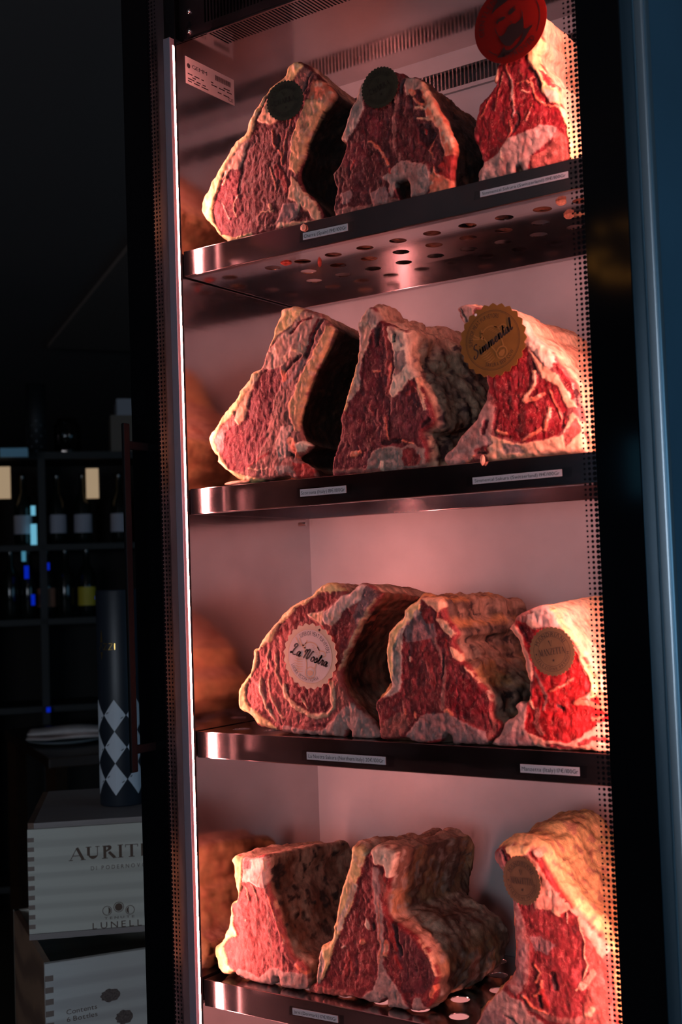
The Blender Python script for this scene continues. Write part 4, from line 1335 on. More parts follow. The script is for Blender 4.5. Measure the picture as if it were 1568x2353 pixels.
J['D2'] = dict(Y=.024, seed=113, base='lean3', group=GD, D=.215, kz=.10, kx=.10, sh=.006, pal=('brown', 'fatp', 'amber'), a1=.010, a2=.003,
    out=[(370,130),(440,135),(500,200),(540,145),(600,130),(740,190),(735,280),(700,400),(670,500),(650,620),(660,740),(760,820),(850,880),(930,950),(1030,1080),(1070,1180),(1100,1260),(1070,1330),(1080,1440),(990,1545),(860,1552),(680,1522),(665,1440),(620,1480),(560,1492),(440,1450),(300,1442),(60,1412),(0,1400),(-10,1350),(60,1310),(60,1230),(80,1080),(110,990),(160,985),(200,880),(230,730),(260,600),(300,430),(340,320),(365,200)],
    reg=[('leanr',[(680,830),(850,900),(1030,1100),(1090,1260),(1000,1400),(800,1400),(780,1200)]),
         ('fat',[(350,120),(450,125),(500,190),(440,380),(400,460),(370,650),(300,800),(240,950),(200,1080),(170,1150),(120,1270),(40,1320),(60,1080),(100,980),(150,975),(220,730),(290,430),(355,200)]), ('fatw',50,[(390,480),(330,650),(260,850)]), ('fatg',60,[(110,1050),(110,1200),(80,1280)]), ('leand',14,[(170,1150),(130,1260)]),
         ('fatw',[(530,140),(600,120),(760,190),(745,280),(700,410),(650,380),(640,310),(560,280)]), ('redbone',[(600,320),(650,400),(670,500),(655,620),(620,560),(560,480),(560,340)]), ('leanb',26,[(640,370),(650,420)]),
         ('bonep2',[(560,300),(600,330),(600,560),(632,620),(635,900),(640,1150),(690,1270),(750,1330),(870,1560),(680,1530),(665,1435),(560,1500),(450,1440),(560,1360),(600,1250),(595,900),(560,600),(548,400)]), ('redfat',12,[(600,620),(605,900),(610,1150)]),
         ('bonegr',[(570,430),(610,430),(615,540),(580,560)]), ('leanb',44,[(680,800),(700,900),(740,1010)]), ('leand',40,[(720,800),(760,950),(800,1050)]), ('redfat',50,[(660,970),(650,1060)]), ('leanb',40,[(740,1080),(780,1170)]), ('fatw',44,[(490,770),(505,830)]), ('leand',40,[(550,810),(560,840)]),
         ('leanb2',60,[(320,1130),(330,1230)]), ('leanb',20,[(340,1060),(380,1220)]), ('redfat',40,[(450,960),(470,950)]), ('fatw',16,[(290,1020),(320,1000)]), ('redbone',[(20,1330),(300,1380),(450,1440),(300,1450),(60,1420),(-20,1390)]),
         ('bonep2',[(880,1560),(900,1450),(960,1440),(1000,1550)]), ('fatp',16,[(940,960),(1040,1090),(1090,1240)]), ('redfat',30,[(1070,1350),(1060,1430)])])
J['D3'] = dict(Y=.020, seed=127, base='lean3', group=GD, D=.215, kz=-.02, kx=-.05, pal=('brown', 'yellow', 'yellow'), a1=.011, a2=.0025,
    out=[(240,300),(330,255),(420,240),(500,228),(580,240),(660,300),(740,420),(790,520),(860,640),(1000,830),(1100,920),(1250,1090),(1370,1250),(1400,1400),(1430,1700),(1460,2017),(1470,2285),(1100,2205),(700,2130),(350,2062),(60,2005),(70,1950),(130,1830),(200,1740),(300,1640),(390,1540),(440,1440),(450,1300),(460,1180),(440,980),(420,800),(340,520),(290,440),(250,400)],
    reg=[('boned',[(230,300),(330,250),(390,380),(440,560),(500,830),(560,1000),(590,1200),(580,1500),(520,1640),(450,1700),(390,1600),(440,1440),(460,1180),(410,800),(280,440)]), ('bonegr',60,[(520,1100),(540,1350),(480,1560)]), ('redfat',22,[(430,850),(468,1150),(440,1420),(380,1560)]), ('leand',30,[(330,290),(380,400)]), ('membr',14,[(590,1100),(590,1400),(560,1620)]),
         ('fatr2',[(400,230),(600,240),(700,380),(760,520),(870,680),(1000,840),(1120,930),(1260,1090),(1400,1250),(1330,1330),(1160,1130),(1080,920),(1000,870),(900,920),(800,850),(650,840),(640,760),(600,400)]), ('fat',[(350,250),(500,220),(590,250),(560,330),(420,340)]),
         ('leanb',34,[(600,310),(700,400),(760,530),(850,640),(930,720),(1040,840)]), ('fatw',30,[(650,310),(740,360),(780,400)]), ('fatpd',20,[(700,300),(800,400)]), ('redbone',[(1150,1100),(1330,1330),(1400,1250),(1450,1700),(1480,2290),(1200,2230),(1100,1950),(1180,1600),(1180,1300)]),
         ('fatp',14,[(1085,930),(1150,1200),(1175,1400),(1120,1560),(1060,1640)]), ('fatp',60,[(840,860),(890,900)]), ('leanb2',[(910,900),(1000,890),(1090,960),(1080,1020),(920,990)]), ('fatw',10,[(980,900),(975,1000)]),
         ('leandust',[(600,1130),(700,1130),(860,1200),(760,1290),(640,1260)]), ('redfat',22,[(640,1400),(700,1480),(660,1560)]), ('redfat',18,[(720,1560),(700,1650),(640,1700)]), ('leanb',60,[(720,1660),(770,1780)]), ('leand',60,[(830,1500),(850,1620)]), ('leand',44,[(690,1700),(700,1800)]),
         ('fatr2',60,[(1230,1480),(1120,1620)]), ('fatp',70,[(1220,1830),(1180,1900)]), ('redfat',30,[(520,1700),(640,1820),(760,1880)]),
         ('membr',50,[(560,1810),(800,1930),(1050,1950),(1300,1900)]), ('bonep2',[(390,1690),(520,1760),(600,1880),(760,1990),(1000,2060),(1300,2120),(1480,2180),(1490,2300),(700,2140),(40,2010),(200,1730),(300,1630)]), ('bonegr',[(110,1850),(330,1810),(380,1920),(340,2040),(70,2000)]), ('leand',12,[(360,1880),(440,1930),(480,1990)])])

LBL = {
    'A1': 'aged beef joint with dark green badge at the left end of the topmost shelf',
    'A2': 'very dark aged beef joint with dark green badge in the middle of the topmost shelf',
    'A3': 'deep red beef joint with pale fat back, behind the round red badge',
    'B1': 'beef joint with long fat edge, left end of the second shelf from the top',
    'B2': 'pointed dark red beef joint with lumpy grey back, middle of the second shelf',
    'B3': 'beef joint behind the large gold badge, right end of the second shelf from the top',
    'C1': 'pinkish marbled beef joint behind the cream badge, left of the third shelf',
    'C2': 'beef joint with orange fat strip and dark mouldy back, middle of the third shelf',
    'C3': 'bright red beef joint with smooth pale fat back, right of the third shelf',
    'D1': 'light red beef joint with thick creamy left edge, left end of the lowest shelf',
    'D2': 'beef joint with rough cream fat edge and central bone seam, middle of the lowest shelf',
    'D3': 'beef joint with lumpy yellow fat and an oval gold badge, right of the lowest shelf',
}
for k in J:
    build_meat(k, J[k], LBL[k])

# ------------------------------------------------------------------ badges pinned to the joints
def scallop(R, n, depth, closed=True):
    pts = []
    for i in range(n):
        for j in range(6):
            a = 2 * pi * (i + j / 6) / n
            pts.append(((R - depth + depth * abs(sin(pi * j / 6)) ** .8) * cos(a), (R - depth + depth * abs(sin(pi * j / 6)) ** .8) * sin(a)))
    return pts


def points_edge(R, n, depth):
    pts = []
    for i in range(n):
        a = 2 * pi * i / n
        pts.append((R * cos(a), R * sin(a)))
        for f, g in ((.25, .45), (.5, 1.0), (.75, .45)):
            b_ = a + 2 * pi * f / n
            pts.append(((R - depth * g) * cos(b_), (R - depth * g) * sin(b_)))
    return pts


def ringline(mb, R, w, M, a0=0, a1=360, o=.0004):
    k = max(6, int((a1 - a0) / 6))
    mb.stroke([(R * cos(radians(a0 + (a1 - a0) * i / k)), R * sin(radians(a0 + (a1 - a0) * i / k))) for i in range(k + 1)], w, M, o)


def star(mb, cx, cy, r, M, o=.0004):
    mb.poly([(cx + (r if i % 2 == 0 else r * .42) * cos(pi / 2 + i * pi / 5), cy + (r if i % 2 == 0 else r * .42) * sin(pi / 2 + i * pi / 5)) for i in range(10)], M, o)


def badge(label, cpx, d, Y, mat_, edge, th=0, yaw=0, hole=None, group=None):
    c = aty(*cpx, Y)
    top, bot = aty(cpx[0], cpx[1] - d / 2, Y), aty(cpx[0], cpx[1] + d / 2, Y)
    R = (top[2] - bot[2]) / 2
    M = plane_y(c, radians(th), radians(yaw))
    t = worldthing('meat_badge', label, 'badge', tuple(c), group)
    pts = edge(R)
    MB().slab(pts, .0008, M, 0).build('disc', mat_, t)
    MB().tube([M @ Vector((0, 0, -.0005)), M @ Vector((0, 0, -.012))], .0008, 6).build('pin', M_TRAY, t)
    return t, M, R


gold = mat('matt_gold_card', (.21, .105, .014), .5, .15, noise=.1, nscale=(60, 60, 60))
bronze = mat('bronze_card', (.19, .125, .06), .45, .35, noise=.15, nscale=(60, 60, 60))
green = mat('dark_green_card', (.016, .022, .010), .4, noise=.2, nscale=(60, 60, 60))
cream = mat('cream_card', (.88, .60, .42), .6)
creamin = mat('pale_card_face', (.88, .66, .60), .6)
redm = mat('red_enamel', (.10, .004, .0025), .22, spec=.35)
ink_o = mat('orange_print', (.80, .46, .30), .6)
ink_g = mat('faint_gold_print', (.30, .15, .03), .6)
ink_k = mat('soft_black_ink', (.012, .009, .008), .6)
ink_r = mat('black_print_on_red', (.006, .002, .002), .4)
GBG = 'round badges pinned on the beef joints'


def selezione(t, M, R, word, ink):
    b = MB()
    ringline(b, R * .80, R * .012, M)
    ringline(b, R * .60, R * .012, M)
    text_arc(b, 'MΛNDRIΛNI', R * .70, R * .17, 90, 128, M, .0005)
    text_arc(b, 'SELEZIONE PREMIUM', R * .70, R * .11, 275, 158, M, .0005, True)
    star(b, -R * .70, -R * .02, R * .055, M)
    star(b, 0, -R * .36, R * .075, M)
    b.stroke([(-R * .06, R * .45), (0, R * .22), (R * .07, R * .45)], [R * .05, R * .03, R * .02], M, .0005)
    serif_line(b, word, R * 1.12, R * .26, M, .0006)
    b.build('printed_text', ink, t)


t, M, R = badge('dark green scalloped badge on the left joint of the topmost shelf', (655, 231), 93, .0065, green, lambda R: scallop(R, 34, R * .06), 8, 12, group=None)
selezione(t, M, R, 'CHARRA', mat('near_black_print', (.004, .004, .003), .3))
t, M, R = badge('dark green scalloped badge on the middle joint of the topmost shelf', (873, 201), 96, .0055, green, lambda R: scallop(R, 34, R * .06), 14, 3)
selezione(t, M, R, 'CHARRA', mat('near_black_print', (.004, .004, .003), .3))
t, M, R = badge('bronze scalloped badge over the bright red joint with pale fat, third shelf', (1269, 1497), 114, -.004, bronze, lambda R: scallop(R, 34, R * .06), 9, 0)
selezione(t, M, R, 'MANZETTA', ink_k)
t, M, R = badge('oval-looking bronze scalloped badge on the yellow-fat joint of the lowest shelf', (1199, 2023.8), 113, .010, bronze, lambda R: scallop(R, 34, R * .06), 4, -14)
selezione(t, M, R, 'MANZETTA', ink_k)


def cow(b, R, M, k=1.0, o=.00035):
    """engraved cow's head"""
    for pts in ([(-.62, .62), (-.5, .45), (-.35, .35), (-.2, .40), (-.12, .55)], [(-.45, .60), (-.4, .45), (-.28, .34)],
                [(-.2, .42), (0, .48), (.2, .44), (.34, .30), (.42, .12)], [(.30, .34), (.42, .22), (.58, .20), (.66, .08), (.55, .02), (.44, .08)],
                [(-.22, .30), (-.2, .05), (-.14, -.2), (-.12, -.45)], [(.40, .08), (.30, -.15), (.22, -.40)],
                [(-.14, -.45), (-.16, -.62), (-.02, -.74), (.16, -.70), (.24, -.55), (.2, -.42), (.05, -.36), (-.1, -.42)]):
        p = catmull([(q[0] * R, q[1] * R, 0) for q in pts], 5)
        b.stroke([(v.x, v.y) for v in p], R * .03 * k, M, o)
    b.poly([(-.10 * R, -.60 * R), (.0, -.68 * R), (.14 * R, -.62 * R), (.18 * R, -.52 * R), (.05 * R, -.47 * R), (-.08 * R, -.5 * R)], M, o)
    b.poly([(-.34 * R, .38 * R), (-.2 * R, .36 * R), (-.18 * R, .25 * R), (-.3 * R, .24 * R)], M, o)
    for i in range(7):
        y = .0 - i * .085
        b.stroke([(-.68 * R + abs(i - 2) * .03 * R, y * R), (-.48 * R, (y - .05) * R), (-.26 * R, (y - .03) * R)], [R * .01, R * .035 * k, R * .01], M, o)
        if i < 5: b.stroke([(.08 * R + i * .04 * R, (.38 - i * .07) * R), (.2 * R + i * .04 * R, (.35 - i * .07) * R)], R * .02, M, o)


t, M, R = badge('large gold toothed badge with script lettering, right on the second shelf', (1132.7, 781.8), 172, .001, gold, lambda R: points_edge(R, 24, R * .075), 12, 0)
b = MB()
ringline(b, R * .80, R * .010, M)
ringline(b, R * .77, R * .006, M)
text_arc(b, 'SUPERIOR MEAT PURVEYORS', R * .66, R * .12, 118, 118, M, .0005, narrow=.95)
text_arc(b, 'SAKURA BEEF COW', R * .66, R * .11, 278, 82, M, .0005, True, narrow=.95)
script_line(b, 'Simmental', R * 1.36, M @ Matrix.Rotation(radians(18), 4, 'Z'), .30, .30, .0006)
b.build('printed_text', ink_k, t)
b = MB()
cow(b, R * .8, M @ Matrix.Rotation(radians(20), 4, 'Z'), 1.4)
b.build('printed_cow', ink_g, t)
MB().lathe([(.0001, .0006), (.0017, .0006)], 14, M @ Matrix.Translation((-R * .30, R * .83, 0)), cap=False).build('punched_hole', M_PAPER, t, fix=False)

t, M, R = badge('cream toothed badge with a cow head print, on the marbled joint of the third shelf', (712.5, 1508), 154, .004, cream, lambda R: points_edge(R, 24, R * .075), -8, 0)
b = MB()
n_ = 48
b.add([M @ Vector((R * .80 * cos(2 * pi * i / n_), R * .80 * sin(2 * pi * i / n_), .0002)) for i in range(n_)], [tuple(range(n_))])
b.build('pale_centre', creamin, t, fix=False)
b = MB()
cow(b, R * .88, M @ Matrix.Rotation(radians(4), 4, 'Z'), 1.5)
ringline(b, R * .81, R * .012, M)
b.build('printed_cow', ink_o, t)
b = MB()
text_arc(b, 'SUPERIOR MEAT PURVEYORS', R * .69, R * .13, 72, 112, M, .0005, narrow=.95)
text_arc(b, 'SAKURA VECCHIA PADANA', R * .69, R * .12, 255, 96, M, .0005, True, narrow=.95)
script_line(b, 'La Nostra', R * 1.42, M @ Matrix.Rotation(radians(-9), 4, 'Z'), .34, .25, .0006)
b.build('printed_text', ink_k, t)
MB().lathe([(.0001, .0006), (.0018, .0006)], 14, M @ Matrix.Translation((R * .28, R * .83, 0)), cap=False).build('punched_hole', M_DARK, t, fix=False)

t, M, R = badge('round glossy red badge with a bearded face, at the top right of the topmost shelf', (1172.5, 53), 181, -.002, redm, lambda R: [(R * cos(2 * pi * i / 64), R * sin(2 * pi * i / 64)) for i in range(64)], 16, 0)
b = MB()
text_arc(b, 'APPROVED', R * .80, R * .15, 270, 72, M, .0005, True)
text_arc(b, 'GENTLEMEN', R * .80, R * .15, 128, 96, M, .0005)
for a0, a1 in ((205, 226), (314, 380)):
    ringline(b, R * .82, R * .02, M, a0, a1)


def fc(px, py):
    x_, y_ = (px - 575) / 415, -(py - 305) / 480
    a_ = radians(-16)
    return ((x_ * cos(a_) - y_ * sin(a_)) * R, (x_ * sin(a_) + y_ * cos(a_)) * R)


def blob(pts, k=5):
    p = catmull([(*fc(*q), 0) for q in pts], k, True)
    b.poly([(v.x, v.y) for v in p], M, .0005)


blob([(440, 420), (475, 432), (520, 405), (550, 350), (600, 322), (640, 332), (700, 300), (722, 262), (730, 380), (705, 480), (640, 530), (580, 582), (520, 568), (480, 520), (452, 460)])
blob([(415, 680), (460, 640), (498, 575), (520, 622), (600, 622), (700, 530), (722, 425), (765, 435), (832, 408), (790, 470), (700, 590), (600, 652), (500, 690)])
blob([(560, 195), (580, 150), (655, 105), (620, 145), (655, 155), (600, 200)])
blob([(420, 232), (480, 204), (528, 212), (505, 242), (450, 250), (432, 275)])
blob([(370, 130), (395, 60), (440, 0), (470, -40), (630, -60), (565, 20), (500, 50), (430, 80), (392, 112)])
for q_ in ([(400, 290), (415, 370), (442, 430)], [(708, 185), (722, 230), (726, 280)], [(580, 285), (590, 300), (604, 298)]):
    b.stroke([fc(*c_) for c_ in q_], [R * .008, R * .03, R * .012], M, .0005)
b.build('printed_face', ink_r, t)

# scraps of meat on the shelves
random.seed(9)


def scrap(c, sx, sy, sz, label, m, rot=0.0):
    bm = bmesh.new()
    bmesh.ops.create_icosphere(bm, subdivisions=3, radius=1)
    for v in bm.verts:
        q = np.array([[v.co.x, v.co.y, v.co.z]])
        s_ = 1 + .35 * float(fbm(q + sx * 100, .9, 5)[0]) + .12 * float(fbm(q, .3, 6)[0])
        v.co = Vector((v.co.x * sx, v.co.y * sy, v.co.z * sz)) * s_
    me = bpy.data.meshes.new('meat_scrap')
    bm.to_mesh(me)
    bm.free()
    me.shade_smooth()
    o = link('meat_scrap', me, m)
    o.location = c
    o.rotation_euler = (0, 0, rot)
    return tag(o, label, 'meat scrap', 'scraps of meat on the shelves')


m_sc = mat('scrap_fat', (.72, .36, .24), .5, noise=.3, nscale=(200, 200, 200), bump=.4)
m_sr = mat('scrap_red', (.45, .07, .05), .5, noise=.3, nscale=(200, 200, 200), bump=.4)
p = aty(548, 1106, .012)
scrap((p[0], .0095, ZS[1] + .0035), .022, .004, .0032, 'pale sliver of fat under the left joint of the second shelf', m_sc)
p = aty(1112, 1058, -.001)
scrap((p[0], -.0035, p[2]), .0028, .0026, .006, 'small pale drip hanging over the front edge of the second shelf', m_sc)
p = aty(698, 524, -.001)
scrap((p[0], -.0022, p[2]), .0042, .0015, .0045, 'orange fat crumb stuck above the Spanish price label', m_sc)
for px, py in ((1308, 497), (1290, 466)):
    p = atz(px, py, ZS[0] - .004)
    scrap((p[0], p[1], p[2] + .001), .0075, .004, .0045, 'pinkish meat crumb hanging in a tray hole at the right' if py < 480 else 'ragged meat crumb below the right end of the topmost tray', m_sc)
for px, py, l in ((659, 605, 'red meat showing through the leftmost front tray hole'), (735, 603, 'thin strand of meat dangling from the topmost tray')):
    p = atz(px, py, ZS[0] - .002)
    scrap((p[0], p[1], p[2]), .009 if px < 700 else .003, .008 if px < 700 else .003, .0028 if px < 700 else .007, l, m_sr)

# ------------------------------------------------------------------ wine crates and gift tube left of the cabinet
M_W1 = wood('pine_front', (.70, .68, .60), (.60, .58, .51), (2, 60, 70))
M_W2 = wood('pine_lid', (.46, .40, .38), (.33, .28, .27), (3, 25, 30))
M_W3 = wood('pine_end', (.30, .17, .11), (.18, .10, .07), (3, 30, 20))
M_JOINT = mat('end_grain', (.27, .20, .17), .7)
M_BRAND = mat('burnt_brand', (.14, .085, .06), .7)


def crate(label, pL, zt, rot, wd, dp, ht, lidded):
    """pL: front top left corner; rot: direction of the front's long side"""
    t = thing('wine_crate', label, 'wooden box', (pL[0], pL[1], zt - ht), rot, 'stacked wooden wine crates')
    e = .011
    if lidded:
        MB().box(0, wd, 0, e, .011, ht - .011).build('front_board', M_W1, t, bevel=.0008)
        MB().box(0, e, e, dp, .011, ht - .001).build('end_board', M_W3, t, bevel=.0008)
        MB().box(wd - e, wd, e, dp, .011, ht - .001).build('end_board', M_W3, t, bevel=.0008)
        MB().box(0, wd, dp - e, dp, .011, ht - .011).build('rear_board', M_W1, t)
        MB().box(e + .0006, wd - e, .0004, dp, ht - .0105, ht).build('lid', M_W2, t, bevel=.0008)
        MB().box(0, wd, 0, dp, 0, .0105).build('bottom_board', M_W2, t)
        b = MB()
        n = 10
        for i in range(n):
            z0_ = .020 + i * (ht - .045) / (n - .5)
            b.box(-.0002, .0115, -.0004, .0005, z0_, z0_ + (ht - .045) / n * .48)
        b.build('finger_joints', M_JOINT, t)
    else:
        MB().box(0, wd, 0, e, .0, ht).build('front_board', wood('pine_front_knotty', (.74, .73, .70), (.62, .60, .58), (4, 60, 60)), t, bevel=.0008)
        MB().box(0, e, e, dp, .0, ht).build('end_board', M_W3, t, bevel=.0008)
        MB().box(wd - e, wd, e, dp, .0, ht).build('end_board', M_W3, t, bevel=.0008)
        MB().box(0, wd, dp - e, dp, .0, ht).build('rear_board', M_W1, t)
        MB().box(e, wd - e, e, dp - e, 0, .01).build('bottom_board', M_W2, t)
        b = MB()
        n = 11
        for i in range(n):
            z0_ = .010 + i * (ht - .02) / n
            b.box(-.0002, .0135, -.0004, .0005, z0_, z0_ + (ht - .02) / n * .48)
        b.build('finger_joints', M_JOINT, t)
    return t


pT = atz(62, 1893, .926)
RT1 = radians(43.5)
wT, hT = .46, .2085
c1 = crate('closed pine wine crate with brown lettering, topmost of the stack', pT, .926, RT1, wT, .35, hT, True)
MF = Matrix(((1, 0, 0), (0, 0, -1), (0, 1, 0))).to_4x4()


def crate_px(px, py, pL, rot, zt, ht):
    """point of a crate front seen at a pixel, in the crate's own coordinates"""
    nrm_ = np.array([sin(rot), -cos(rot), 0])
    d = ray(px, py)
    tt_ = ((np.array([pL[0], pL[1], 0]) - CAM) @ nrm_) / (d @ nrm_)
    w = CAM + d * tt_
    return (w[0] - pL[0]) * cos(rot) + (w[1] - pL[1]) * sin(rot), w[2] - (zt - ht)


b = MB()
u0, v0 = crate_px(160, 1979, pT, RT1, .926, hT)
u1, v1 = crate_px(319, 1974, pT, RT1, .926, hT)
_, v2 = crate_px(200, 1948, pT, RT1, .926, hT)
hh = v2 - v0
wA = (u1 - u0)
full = wA * (sum(SER[c][0] + .06 for c in 'AURITEA')) / sum(SER[c][0] + .06 for c in 'AURIT')
serif_line(b, 'AURITEA', full, hh, Matrix.Translation((u0, -.0004, (v0 + v2) / 2 + .001)) @ MF, .0, .20, .05, align='l')
u0, v0 = crate_px(209, 1993, pT, RT1, .926, hT)
u1, v1 = crate_px(324, 1989, pT, RT1, .926, hT)
b.build('wine_name_lettering', M_BRAND, c1)
b = MB()
text_line(b, 'D I   P O D E R N O V O', (u1 - u0) * 1.10, .0075, Matrix.Translation((u0 + (u1 - u0) * .55, -.0004, (v0 + v1) / 2)) @ MF, 0, gap=.12)
u0, v0 = crate_px(213, 2129, pT, RT1, .926, hT)
u1, v1 = crate_px(326, 2125, pT, RT1, .926, hT)
text_line(b, 'L U N E L L I', (u1 - u0) * 1.10, .0120, Matrix.Translation((u0 + (u1 - u0) * .55, -.0004, (v0 + v1) / 2 + .003)) @ MF, 0, gap=.05)
u2, v2 = crate_px(240, 2110, pT, RT1, .926, hT)
u3, _ = crate_px(309, 2108, pT, RT1, .926, hT)
text_line(b, 'T E N U T E', u3 - u2, .0045, Matrix.Translation(((u2 + u3) / 2, -.0004, v2)) @ MF, 0, gap=.1)
b.build('maker_lettering', M_BRAND, c1)
b = MB()
for px, py, rr, kind in ((246.5, 2092.5, 9.6, 1), (273, 2084, 10.6, 0), (299, 2090.5, 9.4, 2)):
    u, v = crate_px(px, py, pT, RT1, .926, hT)
    r_ = rr / 2799 * 2.33
    Mx = Matrix.Translation((u, -.0004, v)) @ MF
    ringline(b, r_, r_ * .13, Mx, o=0)
    if kind == 0:
        b.poly([(r_ * .78 * cos(2 * pi * i / 24), r_ * .78 * sin(2 * pi * i / 24)) for i in range(24)], Mx, 0)
    else:
        sg = 1 if kind == 1 else -1
        outp = [(r_ * .8 * cos(a) * sg, r_ * .8 * sin(a)) for a in [(-75 + 150 * i / 12) * pi / 180 for i in range(13)]]
        inp = [(r_ * (.2 + .35 * cos(a)) * sg * .6, r_ * .78 * sin(a)) for a in [(75 - 150 * i / 12) * pi / 180 for i in range(13)]]
        b.poly(outp + inp, Mx, 0)
b.build('moon_emblem', M_BRAND, c1)

pB = atz(103, 2215, .926 - hT)
RT2 = radians(57)
zB = .926 - hT
c2 = crate('open pine wine crate with dark knots, under the closed one', pB, zB - .0005, RT2, .44, .39, .235, False)
b = MB()
for px, py, s in ((188, 2318, 'Contents'), (189, 2335, '6 Bottles')):
    u, v = crate_px(px, py, pB, RT2, zB, .235)
    text_line(b, s, .052, .0085, Matrix.Translation((u, -.0004, v)) @ MF @ Matrix.Rotation(radians(2), 4, 'Z'), 0)
b.build('printed_text', M_BRAND, c2)
M_KNOT = mat('knot', (.16, .12, .11), .7, noise=.4, nscale=(300, 300, 300))
for px, py, a_, b__ in ((254, 2286, .017, .011), (286, 2336, .015, .012)):
    u, v = crate_px(px, py, pB, RT2, zB, .235)
    b = MB()
    b.poly([(a_ * (1 + .08 * sin(3 * i)) * cos(2 * pi * i / 22), b__ * (1 + .1 * cos(2 * i)) * sin(2 * pi * i / 22)) for i in range(22)], Matrix.Translation((u, -.0003, v)) @ MF, 0)
    b.build('wood_knot', M_KNOT, c2)
c3 = crate('plain pine crate at the bottom of the stack, below the open one', (pB[0] + .01, pB[1] + .03, 0), zB - .236, RT2, .43, .36, zB - .236, True)
tag(c3, group='stacked wooden wine crates')

pt = atz(283, 1852, .926)
rt = 49.5 / 2799.34 * float(np.linalg.norm((pt - CAM)[:2]) * 1.015)
dirv = (pt - CAM)[:2] / np.linalg.norm((pt - CAM)[:2])
tx, ty = pt[0] + dirv[0] * rt * .75, pt[1] + dirv[1] * rt * .75
tube = thing('gift_tube', 'tall black cardboard bottle tube with white diamonds, standing on the topmost crate', 'gift tube', (tx, ty, .926), 0)
HT = .418
MB().lathe([(rt * .97, 0), (rt, .003), (rt, HT - .003), (rt * .97, HT)], 64).build('tube_body', mat('black_card', (.018, .024, .036), .42, noise=.1), tube, smooth=True)
va = atan2(-dirv[1], -dirv[0])
b = MB()
dh = .0612
for k in range(6):
    a0 = va + radians(-17) + k * pi / 3
    for j in range(3):
        zc = .022 + dh * (j + .5)
        N_ = 6
        vs = []
        for r_ in range(N_ + 1):
            f = r_ / N_ * 2 - 1
            hw = (1 - abs(f)) * pi / 6 * .97
            for q_ in range(5):
                a = a0 + hw * (q_ / 2 - 1)
                vs.append((cos(a) * (rt + .0005), sin(a) * (rt + .0005), zc + f * dh / 2))
        b.add(vs, [(r_ * 5 + q_, r_ * 5 + q_ + 1, r_ * 5 + q_ + 6, r_ * 5 + q_ + 5) for r_ in range(N_) for q_ in range(4)])
b.build('diamond_pattern', mat('white_card_print', (.66, .72, .80), .5), tube)
b = MB()
M_GOLD = mat('gold_foil', (.85, .55, .15), .2, .9)


def on_tube(pts, w):
    P = []
    for (s_, z_) in pts:
        a = va + s_ / rt
        P.append(Vector((cos(a) * (rt + .0006), sin(a) * (rt + .0006), z_)))
    for k in range(len(P) - 1):
        d_ = (P[k + 1] - P[k])
        nn = Vector((P[k].x, P[k].y, 0)).normalized()
        s_ = d_.cross(nn).normalized() * w / 2
        b.add([P[k] + s_, P[k] - s_, P[k + 1] - s_, P[k + 1] + s_], [(0, 1, 2, 3)])


zz = .302
for i, ch in enumerate('ZZI'):
    x0_ = -.0325 + i * .0115
    if ch == 'Z':
        on_tube([(x0_, zz + .012), (x0_ + .009, zz + .012)], .0013)
        on_tube([(x0_ + .009, zz + .012), (x0_, zz)], .0013)
        on_tube([(x0_, zz), (x0_ + .009, zz)], .0013)
    else:
        on_tube([(x0_ + .001, zz), (x0_ + .001, zz + .012)], .0018)
on_tube([(-.0395, zz + .012), (-.0345, zz)], .0013)
on_tube([(-.0445, zz), (-.0395, zz + .012)], .0013)
for i in range(7):
    z_ = zz + .0155 + i * .0036
    w_ = .0036 * (1 - i / 8)
    on_tube([(-.0380 - w_, z_), (-.0380 + w_, z_)], .0028)
for i in range(4):
    z_ = zz - .006 - i * .0036
    on_tube([(-.0380 - .003 * (1 - i / 5), z_), (-.0380 + .003 * (1 - i / 5), z_)], .0028)
b.build('gold_emblem', M_GOLD, tube)

# ------------------------------------------------------------------ the room
M_WALL = mat('dark_plaster', (.014, .011, .010), .9)
M_CEIL = mat('grey_ceiling', (.24, .19, .18), .9)
M_FLOOR = mat('dark_floor', (.05, .035, .025), .5)


def struct(name, mb, m):
    return tag(mb.build(name, m), kind='structure')


X0R, X1R, Y0R, Y1R, ZR = -8.2, 3.4, -5.0, 7.5, 2.62
struct('floor', MB().box(X0R, X1R, Y0R, Y1R, -.05, 0), M_FLOOR)
struct('ceiling', MB().box(X0R, X1R, Y0R, Y1R, ZR, ZR + .05), M_CEIL)
struct('wall_left', MB().box(X0R - .1, X0R, Y0R, Y1R, 0, ZR), M_WALL)
struct('wall_back', MB().box(X0R, X1R, Y1R, Y1R + .1, 0, ZR), M_WALL)
# right wall with its window
wz0, wz1 = .8, 2.05
b = MB().box(X1R, X1R + .1, Y0R, -3.2, 0, ZR).box(X1R, X1R + .1, 2.6, Y1R, 0, ZR)
b.box(X1R, X1R + .1, -3.2, 2.6, 0, wz0).box(X1R, X1R + .1, -3.2, 2.6, wz1, ZR)
struct('wall_right', b, M_WALL)
# front wall with the shop window and a narrow side light
b = MB().box(X0R, -3.15, Y0R - .1, Y0R, 0, ZR).box(3.1, X1R, Y0R - .1, Y0R, 0, ZR)
b.box(-3.15, 3.1, Y0R - .1, Y0R, 0, .9).box(-3.15, 3.1, Y0R - .1, Y0R, wz1, ZR).box(-.85, .3, Y0R - .1, Y0R, .9, wz1)
b.box(-3.15, -1.6, Y0R - .1, Y0R, .9, wz1)
struct('wall_front', b, M_WALL)


def window(n, mbg, mframe, L, col):
    t = tag(mframe.build('window_%d' % n, M_BLACKM), kind='structure')
    mbg.build('pane', mat('daylight_%d' % n, (.1, .1, .1), 1, emit=col, es=L), t)


